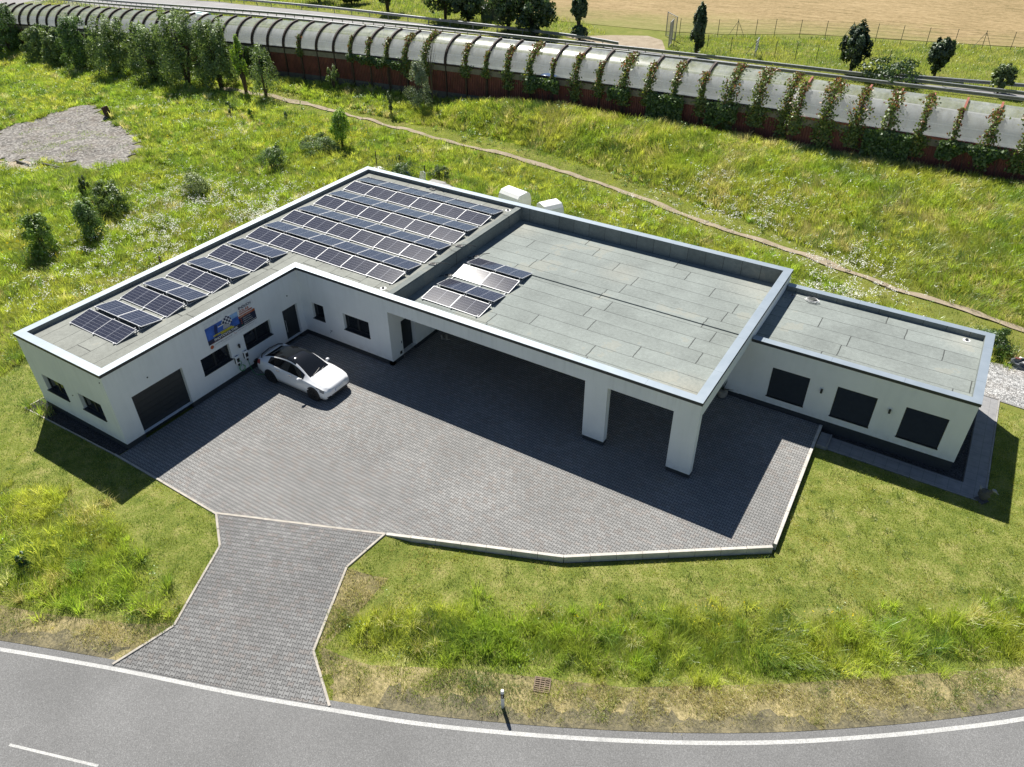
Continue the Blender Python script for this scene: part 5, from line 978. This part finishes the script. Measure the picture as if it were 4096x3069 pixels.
def curtain(px, x0, x1, yw0, h0, h1, n, label):
    xm = (x0+x1)/2; z0 = float(zfoot(xm)); t = thing('ivy_curtain', (xm, yw0-.2, z0), label, 'ivy', 'ivy masses on the red wall'); u = rng.uniform(x0-xm, x1-xm, n); lo = h0+(vn(u+xm, u*0, 1.1, 5)*.9); hgt = lo+(h1-lo)*rng.random(n); P = np.c_[u, -.12-np.abs(rng.normal(0, .14, n))-.25*vn(u*3, hgt*3, 1.4, 8), hgt]; cb = np.array([.085, .15, .022])*(1+rng.normal(0, .22, (n, 1))); leaves(P, np.tile([0, -1., .4], (n, 1)), .11, np.clip(cb, .004, .8), 'leaves', t, .75); m = MB()
    for q in range(6): a = x0-xm+(x1-x0)*(q+.5)/6; m.tube([(a, .1, 0), (a+.1, .08, 1.4), (a-.1, .08, 2.8)], .025, 5)
    m.build('stems', 'bark', t)
curtain(0, 9.4, 12.6, 50.35, .1, 3.3, 4200, 'broad ivy curtain hanging over the red wall left of the step in the barrier'); curtain(0, 14.6, 17.2, 50.35, 1.2, 3.3, 1600, 'ivy curtain in strands just left of the step in the barrier'); curtain(0, -2.6, .8, 50.2, 2.0, 3.3, 1100, 'thin ivy fringe at the left end of the creepers'); curtain(0, 27.2, 30.4, YWR, .3, 3.35, 4800, 'dense dark ivy mass over the wall right of the step'); curtain(0, 32.2, 36.5, YWR, 2.0, 3.35, 2200, 'ivy fringe along the wall top at the right edge'); curtain(0, 5.6, 7.6, 50.35, 2.0, 3.3, 800, 'short ivy fringe left of the broad ivy curtain'); curtain(0, -24, -17, 49.6, 2.2, 3.3, 1500, 'sparse brownish ivy fringe near the small thin bush')
curtain(0, -47, -35, 48.6, .4, 3.3, 5200, 'dark ivy covering the wall behind the tallest willow bushes'); curtain(0, -62, -49, 48.2, .4, 3.3, 4200, 'dark ivy covering the wall behind the middle willow bushes'); curtain(0, -80, -64, 48.3, .4, 3.3, 4200, 'dark ivy covering the wall behind the leftmost willow bushes')

# ------------------------------------------------------------------ grass and wild flowers (uncountable)
BLD = [(-.1, -.1), (6.4, -.1), (6.4, 11.3), (28.6, 11.3), (28.6, 18), (38.1, 18), (38.1, 24.3), (28.6, 24.5), (-.1, 24.5)]
FORE = [(6.2, -.5), *YARD[1:6], *YARD[6:]]
def cull(x, y, z, mx=170, my=130):
    u, v, d = proj(np.c_[x, y, z]); return (u > -mx) & (u < IMW+mx) & (v > -my) & (v < IMH+my) & (d > 1), d
def blades(name, x, y, h, w, lean, ldir, col, label, cat='grass', mat='grass', dz=0.):
    z = zg(x, y)+dz; n = len(x); a = rng.uniform(0, 2*math.pi, n); wx, wy = np.cos(a)*w*.5, np.sin(a)*w*.5; lx, ly = np.cos(ldir)*lean*h, np.sin(ldir)*lean*h; V = np.empty((n, 5, 3), np.float32)
    V[:, 0] = np.c_[x-wx, y-wy, z-.03]; V[:, 1] = np.c_[x+wx, y+wy, z-.03]; V[:, 2] = np.c_[x-wx*.8+lx*.35, y-wy*.8+ly*.35, z+h*.55]; V[:, 3] = np.c_[x+wx*.8+lx*.35, y+wy*.8+ly*.35, z+h*.55]; V[:, 4] = np.c_[x+lx, y+ly, z+h*(1-.35*np.minimum(lean, 1.2))]
    b = np.arange(n)[:, None]*5; F = np.concatenate([b+[0, 1, 3], b+[0, 3, 2], b+[2, 3, 4]], 1).reshape(-1, 3); o = npmesh(name, V.reshape(-1, 3), F, np.repeat(np.clip(col, .004, .9), 5, 0), mat); return tag(o, label, cat, None, 'stuff')
GA, GB, GS, GD, GBL = np.array([.29, .40, .05]), np.array([.44, .47, .085]), np.array([.56, .51, .24]), np.array([.13, .21, .035]), np.array([.18, .29, .06])
def tint(x, y, straw=.25, dark=.3, seed=0):
    n = len(x); f = vn(x, y, 3.2, 11+seed)*.6+vn(x, y, .9, 12+seed)*.4; s = vn(x, y, 2.1, 13+seed)*.55+vn(x, y, .6, 14+seed)*.45; d = vn(x, y, 1.7, 15+seed)
    c = GA+(GB-GA)*np.clip((f-.3)*2.2, 0, 1)[:, None]; k = rng.random(n) < np.clip((s-.72+straw)*2.8, 0, .88); c[k] = GS*(1+rng.normal(0, .15, (k.sum(), 1))); k = rng.random(n) < np.clip((d-.78+dark)*2.6, 0, .85); c[k] = GD+(GBL-GD)*rng.random((k.sum(), 1)); return c*(1+rng.normal(0, .13, (n, 1)))
def tuftify(x, y, per, rad):
    # gather plants into tussocks: every tussock has its own height, tint and outward lean
    n = len(x); X = np.repeat(x, per); Y = np.repeat(y, per); a = rng.uniform(0, 2*math.pi, n*per); r = np.abs(rng.normal(0, 1, n*per))*np.repeat(rad*rng.uniform(.5, 1.4, n), per); return X+np.cos(a)*r, Y+np.sin(a)*r, a, np.repeat(np.arange(n), per)
def tussocks(name, x, y, per, rad, hmin, hmax, w, cfun, label, dark=.5):
    n = len(x); X, Y, a, k = tuftify(x, y, per, rad); hc = hmin+(hmax-hmin)*rng.random(n)**1.7; tone = rng.uniform(.62, 1.35, n); c = cfun(x, y)[k]*tone[k][:, None]*(1+rng.normal(0, .10, (n*per, 1))); d = np.linalg.norm(np.c_[X, Y, X*0]-CAM, axis=1)
    h = hc[k]*rng.uniform(.55, 1.15, n*per); return blades(name, X, Y, h, w*np.clip(d/24, 1, 4.), rng.uniform(.15, .95, n*per), a+rng.normal(0, .5, n*per), c, label)
# meadow
n = 1700000; x = rng.uniform(-100, 52, n); y = rng.uniform(-13, 53, n); yw_a = ywall(x)
ok = (y < yw_a-.05) & ~inpoly(x, y, BLD) & ~inpoly(x, y, LAWN_L) & ~inpoly(x, y, LAWN_R) & ~inpoly(x, y, TALL_R) & ~inpoly(x, y, TALL_L) & ~inpoly(x, y, FORE) & ~inpoly(x, y, DRIVE)
ok &= ~((y < 15) & (x > 1.0)) & ~((x > 28) & (y < 24.9)) & ~((x > 38) & (y < 28.3+.2*np.sin(x*3))) & (tsd(x, y) > 6.)
x, y = x[ok], y[ok]; c, d = cull(x, y, zg(x, y)); x, y, d = x[c], y[c], d[c]
# only a few tufts on rubble, bare soil and track
dp = np.minimum(dseg(x, y, PC)[0], 9); rub = inpoly(x+(vn(x, y, .9, 77)-.5)*2.2, y+(vn(x, y, .9, 78)-.5)*2.2, PILE) | inpoly(x, y, BAREL); thin = np.where(rub, np.clip((vn(x, y, 1.6, 31)-.66)*3, 0.01, .6), 1.)*np.where(dp < .16, .12, np.where(dp < .4, .55, 1.)); keep = rng.random(len(x)) < thin*np.clip((58/d)**1.5, 0, 1.); x, y, d, dp, rub = x[keep], y[keep], d[keep], dp[keep], rub[keep]
bank = (x > -10) & (y > ypath(x)+.25) & (y < ywall(x)-.5); hn = vn(x, y, 2.4, 3)*.6+vn(x, y, .8, 4)*.4; h = .16+.62*hn**1.6; h = np.where(bank, .38+.55*hn, h); h = np.where((dp < 1.6) & ~bank, .12+.15*hn, h); h *= rng.uniform(.6, 1.25, len(x)); h = np.where(rub, h*.4, h); mown = (y > ypath(x)-2.6) & (y < ypath(x)) & (x > -30); h = np.where(mown, h*.45, h)
shade = (y > ywall(x)-2.2); ldir = 2*math.pi*vn(x, y, 3.1, 6)*1.6+rng.normal(0, .6, len(x)); lean = np.clip(.25+.9*vn(x, y, 1.5, 7)*rng.random(len(x)), 0, 1.3)
col = tint(x, y, .17, .18)*1.1; cb = tint(x, y, .25, .14, 5)*1.12; col = np.where(bank[:, None], cb, col); far_l = smooth01((-x-8)/30)[:, None]; col = col*(1-far_l*np.array([.10, -.02, .0]))
blades('meadow_grass', x, y, h, .011*np.clip(d/24, 1., 4.5), lean, ldir, col, 'tall uneven meadow grass around the building and up the bank', dz=.0)
k = (rng.random(len(x)) < .035) & (dp > 1.2) & ~mown & ~rub; k2 = k & bank; k1 = k & ~bank
tussocks('meadow_grass', x[k1], y[k1], 26, .13, .25, .95, .012, lambda a, b: tint(a, b, .14, .14, 7)*1.25, 'single grass tussocks standing out of the meadow')
tussocks('bank_grass', x[k2], y[k2], 26, .14, .35, .95, .012, lambda a, b: tint(a, b, .24, .1, 9)*1.25, 'single grass tussocks on the bank below the noise barrier')
# lawn
def fill(P, dens, jit=0.):
    xs_ = [p[0] for p in P]; ys_ = [p[1] for p in P]; a = (max(xs_)-min(xs_))*(max(ys_)-min(ys_)); n = int(a*dens); x = rng.uniform(min(xs_), max(xs_), n); y = rng.uniform(min(ys_), max(ys_), n); jx, jy = (vn(x, y, .8, 75)-.5)*jit*2+rng.normal(0, jit*.35+1e-6, n), (vn(x, y, .8, 76)-.5)*jit*2+rng.normal(0, jit*.35+1e-6, n); k = inpoly(x+jx, y+jy, P); x, y = x[k], y[k]; c, d = cull(x, y, zg(x, y)); k = c & ~inpoly(x, y, DRIVE) & ~inpoly(x, y, YARD) & (tsd(x, y) > .15); return x[k], y[k], d[k]
for P, lb, sd in ((LAWN_L, 'short mown lawn beside the wing gable', 0), (LAWN_R, 'short mown lawn in front of the annex and the yard', 3)):
    x, y, d = fill(P, 420); n = len(x); h = (.025+.07*vn(x, y, .4, 21)**2+.02*vn(x, y, 3., 22))*rng.uniform(.5, 1.5, n); c = tint(x, y, .12, .22, 20+sd); c = c*.86*(1+.34*(vn(x, y, .22, 26)-.5)[:, None]); wd = vn(x, y, .35, 25) > .78; h = np.where(wd, h*1.6, h); c[wd] = GBL*.8*(1+rng.normal(0, .25, (wd.sum(), 1)))
    if sd: c = c*np.array([1.08, .98, .9])
    blades('lawn_grass', x, y, h, .016, np.clip(rng.random(n)*1.1, 0, 1.2), rng.uniform(0, 6.28, n), c, lb, dz=.03)
# tall roadside grass
for P, lb, sd, dn in ((TALL_R, 'tall uncut grass strip between the lawn and the road', 40, 560), (TALL_L, 'tall weedy grass left of the driveway', 50, 560)):
    x, y, d = fill(P, dn, .5); n = len(x); e, _ = dseg(x, y, P+[P[0]]); e = np.where(inpoly(x, y, P), e, 0); hn = vn(x, y, 1.1, 41)*.6+vn(x, y, .4, 42)*.4; h = (.22+.55*hn)*np.clip(.22+e*.8, .22, 1)*rng.uniform(.5, 1.3, n)
    if sd == 50: h *= .85
    blades('tall_grass', x, y, h, .013, np.clip(.25+1.1*vn(x, y, .7, 43)*rng.random(n), 0, 1.3), 2*math.pi*vn(x, y, 1.3, 44)*1.5+rng.normal(0, .6, n), tint(x, y, .16 if sd == 40 else .26, .16, sd)*1.2, lb)
for P, lb, sd in ((TALL_R, 'tall grass tussocks in the strip beside the road', 45), (TALL_L, 'tall grass tussocks left of the driveway', 55)):
    x, y, d = fill(P, 7.5, .5); e, _ = dseg(x, y, P+[P[0]]); k = rng.random(len(x)) < np.clip(.25+e, 0, 1); x, y = x[k], y[k]
    tussocks('tall_grass', x, y, 46, .12, .28, .95, .012, lambda a, b, sd=sd: tint(a, b, .16 if sd == 45 else .3, .12, sd)*1.45, lb)
for P, lb, sd in ((VERGE_R, 'scattered dry tufts on the verge right of the driveway', 65), (VERGE_L, 'scattered dry tufts on the verge left of the driveway', 75)):
    x, y, d = fill(P, 5, .1); k = (vn(x, y, .9, 66) > .35) & ~((np.hypot(x-gx_, y-gy_) < .35)); tussocks('verge_grass', x[k], y[k], 22, .10, .07, .24, .012, lambda a, b, sd=sd: tint(a, b, .42, .16, sd), lb)
for P, lb, sd in ((VERGE_R, 'dry short grass on the verge right of the driveway', 60), (VERGE_L, 'dry short grass on the verge left of the driveway', 70)):
    x, y, d = fill(P, 850, .2); n = len(x); t_ = tsd(x, y); pat = vn(x, y, .8, 61)*.6+vn(x, y, .25, 62)*.4; k = (rng.random(n) < np.clip(.35+(t_-.15)*.7, .2, 1)*np.clip((pat-.2)*3, .15, 1)); x, y, t_, n = x[k], y[k], t_[k], k.sum()
    c = tint(x, y, .46, .16, sd); blades('verge_grass', x, y, (.05+.22*vn(x, y, .5, 63)**1.6)*rng.uniform(.5, 1.5, n), .012, np.clip(.3+rng.random(n)*.9, 0, 1.2), rng.uniform(0, 6.28, n), c, lb, dz=.03)
# grass beyond the motorway
def farfill(P, dn, hh, straw, lb, wmul=1.):
    xs_ = [p[0] for p in P]; ys_ = [p[1] for p in P]; a = (max(xs_)-min(xs_))*(max(ys_)-min(ys_)); n = int(a*dn); x = rng.uniform(min(xs_), max(xs_), n); y = rng.uniform(min(ys_), max(ys_), n); k = inpoly(x, y, P); x, y = x[k], y[k]; c, d = cull(x, y, zmot(x)); x, y, d = x[c], y[c], d[c]; n = len(x)
    blades('far_grass', x, y, hh*(.4+vn(x, y, 3., 81))*rng.uniform(.6, 1.3, n), .011*np.clip(d/24, 1, 6)*wmul, np.clip(.3+.6*rng.random(n), 0, 1), rng.uniform(0, 6.28, n), tint(x, y, straw, .30, 80), lb)
farfill([(-140, 75.5), (-100, 67.0), (-60, 66.5), (0, 66.6), (60, 66.6), (60, 73.), (24, 72.3), (0, 71.9), (-50, 72.8), (-100, 75.), (-140, 84)], 60, .22, .15, 'green grass strip with the guard rails on the motorway median')
farfill([(1.0, 73.2), (24, 73.6), (36, 75.4), (60, 80), (60, 101), (36, 95), (20, 91), (10, 87.3), (3, 84), (-.8, 82), (.6, 77)], 34, .45, .10, 'green slope between the slip road and the field fence')
farfill([(-200, 104), (-120, 92), (-77, 83), (-56, 80), (-31, 76.5), (-13.5, 75), (-9, 80), (-16, 86), (-30, 87), (-44, 94), (-90, 110), (-200, 150)], 16, .6, .14, 'tall green grass among the trees beyond the slip road')
# flowers
def blossoms(name, x, y, h, size, col, label, per=5):
    n = len(x); k = n*per; X = np.repeat(x, per)+rng.normal(0, .09, k); Y = np.repeat(y, per)+rng.normal(0, .09, k); Z = zg(X, Y)+np.repeat(h, per)+rng.normal(0, .06, k); s = size*rng.uniform(.6, 1.3, k); tx, ty = rng.normal(0, .35, k), rng.normal(0, .35, k); a0 = rng.uniform(0, 6.28, k); V = np.empty((k, 6, 3))
    for i in range(6): a = a0+i*math.pi/3; dx, dy = np.cos(a)*s, np.sin(a)*s; V[:, i] = np.c_[X+dx, Y+dy, Z+dx*tx+dy*ty]
    o = npmesh(name, V.reshape(-1, 3), np.arange(6*k).reshape(k, 6), np.repeat(np.array(col)*(1+rng.normal(0, .05, (k, 1))), 6, 0), 'petal'); return tag(o, label, 'wild flowers', None, 'stuff')
def patchpts(specs, n):
    X, Y = [], []
    for (px_, py_, rx_, ry_, wgt) in specs:
        m_ = int(n*wgt); u = rng.normal(px_, rx_, m_); v = rng.normal(py_, ry_, m_)
        for a, b in zip(u, v):
            g = flatat(a, b, -.3); X.append(g[0]); Y.append(g[1])
    X, Y = np.array(X), np.array(Y); k = ~inpoly(X, Y, BLD) & ~inpoly(X, Y, PILE) & ~inpoly(X, Y, LAWN_L) & ~inpoly(X, Y, LAWN_R) & (Y < ywall(X)-1.2) & ~((X > 28.4) & (Y < 24.6)) & (vn(X, Y, .7, 91) > .42) & ~inpoly(X, Y, FORE); return X[k], Y[k]
wx, wy = patchpts([(420, 440, 70, 30, .30), (360, 520, 60, 28, .22), (600, 445, 55, 28, .18), (560, 480, 40, 14, .14), (300, 600, 90, 50, .16), (120, 640, 70, 50, .10), (480, 280, 60, 25, .08), (300, 232, 60, 16, .07), (60, 262, 35, 12, .06), (1620, 480, 90, 28, .24), (1790, 600, 70, 30, .22), (1850, 660, 70, 18, .14), (1500, 430, 60, 14, .06), (210, 555, 40, 25, .06), (60, 370, 30, 10, .07), (1400, 470, 60, 20, .04)], 1900)
blossoms('white_flowers', wx, wy, .50+.18*rng.random(len(wx)), .030, (.80, .80, .76), 'white meadow flowers scattered through the tall grass', 6)
wx, wy = patchpts([(430, 270, 70, 30, .5), (640, 290, 60, 14, .15), (720, 300, 50, 20, .15), (60, 540, 60, 30, .1), (1400, 296, 8, 4, .02), (1640, 425, 10, 5, .02), (1690, 428, 8, 4, .01), (1100, 300, 40, 30, .05)], 420)
blossoms('yellow_flowers', wx, wy, .36+.15*rng.random(len(wx)), .030, (.75, .56, .02), 'yellow meadow flowers mixed into the grass', 6)
ux, uy = [], []
for a, b in [(1245, 1345), (1300, 1318), (1380, 1320), (1500, 1322), (1540, 1318), (1600, 1312), (1640, 1325), (1750, 1330), (1840, 1345), (1500, 1352), (1550, 1360), (1790, 1325)]: p = at(a, b); ux.append(p[0]); uy.append(p[1])
blossoms('yellow_flowers', np.array(ux), np.array(uy), np.full(len(ux), .30), .022, (.75, .58, .02), 'few yellow flowers along the upper edge of the roadside grass', 3)
# broad-leaved weeds mixed into the meadow and roadside grass
def weeds(n, box, hmax, seed, lb, ok_):
    x = rng.uniform(box[0], box[1], n); y = rng.uniform(box[2], box[3], n); k = ok_(x, y) & (vn(x, y, 2.2, seed) > .52); x, y = x[k], y[k]; c, d = cull(x, y, zg(x, y)); x, y, d = x[c], y[c], d[c]; per = 16; n = len(x); X = np.repeat(x, per)+rng.normal(0, .13, n*per); Y = np.repeat(y, per)+rng.normal(0, .13, n*per); hh = np.repeat(rng.uniform(.35, 1., n)*hmax, per); Z = zg(X, Y)+hh*(rng.random(n*per)*.9+.1)
    cl = np.repeat(np.where((rng.random(n) < .5)[:, None], GBL*.9, GA*np.array([.8, .9, 1.2])), per, 0)*(1+rng.normal(0, .15, (n*per, 1))); o = leaves(np.c_[X, Y, Z], np.tile([0, 0, .6], (n*per, 1)), .045*np.clip(np.repeat(d, per)/32, .7, 2.), np.clip(cl, .004, .9), 'broadleaf_weeds', None, .5); tag(o, lb, 'weeds', None, 'stuff')
weeds(9000, (-70, 45, -4, 52), .75, 95, 'broad-leaved weeds scattered through the meadow', lambda x, y: (y < ywall(x)-.6) & ~inpoly(x, y, BLD) & ~inpoly(x, y, LAWN_L) & ~inpoly(x, y, LAWN_R) & ~inpoly(x, y, FORE) & ~inpoly(x, y, PILE) & ~((x > 28) & (y < 25)) & ~((x > 37) & (y < 29)) & (dseg(x, y, PC)[0] > 1.) & ~((y < 15) & (x > 1)) & (tsd(x, y) > 6))
weeds(2600, (0, 50, -8, 14), .5, 97, 'broad-leaved weeds among the roadside grass', lambda x, y: inpoly(x, y, TALL_R) | inpoly(x, y, TALL_L))
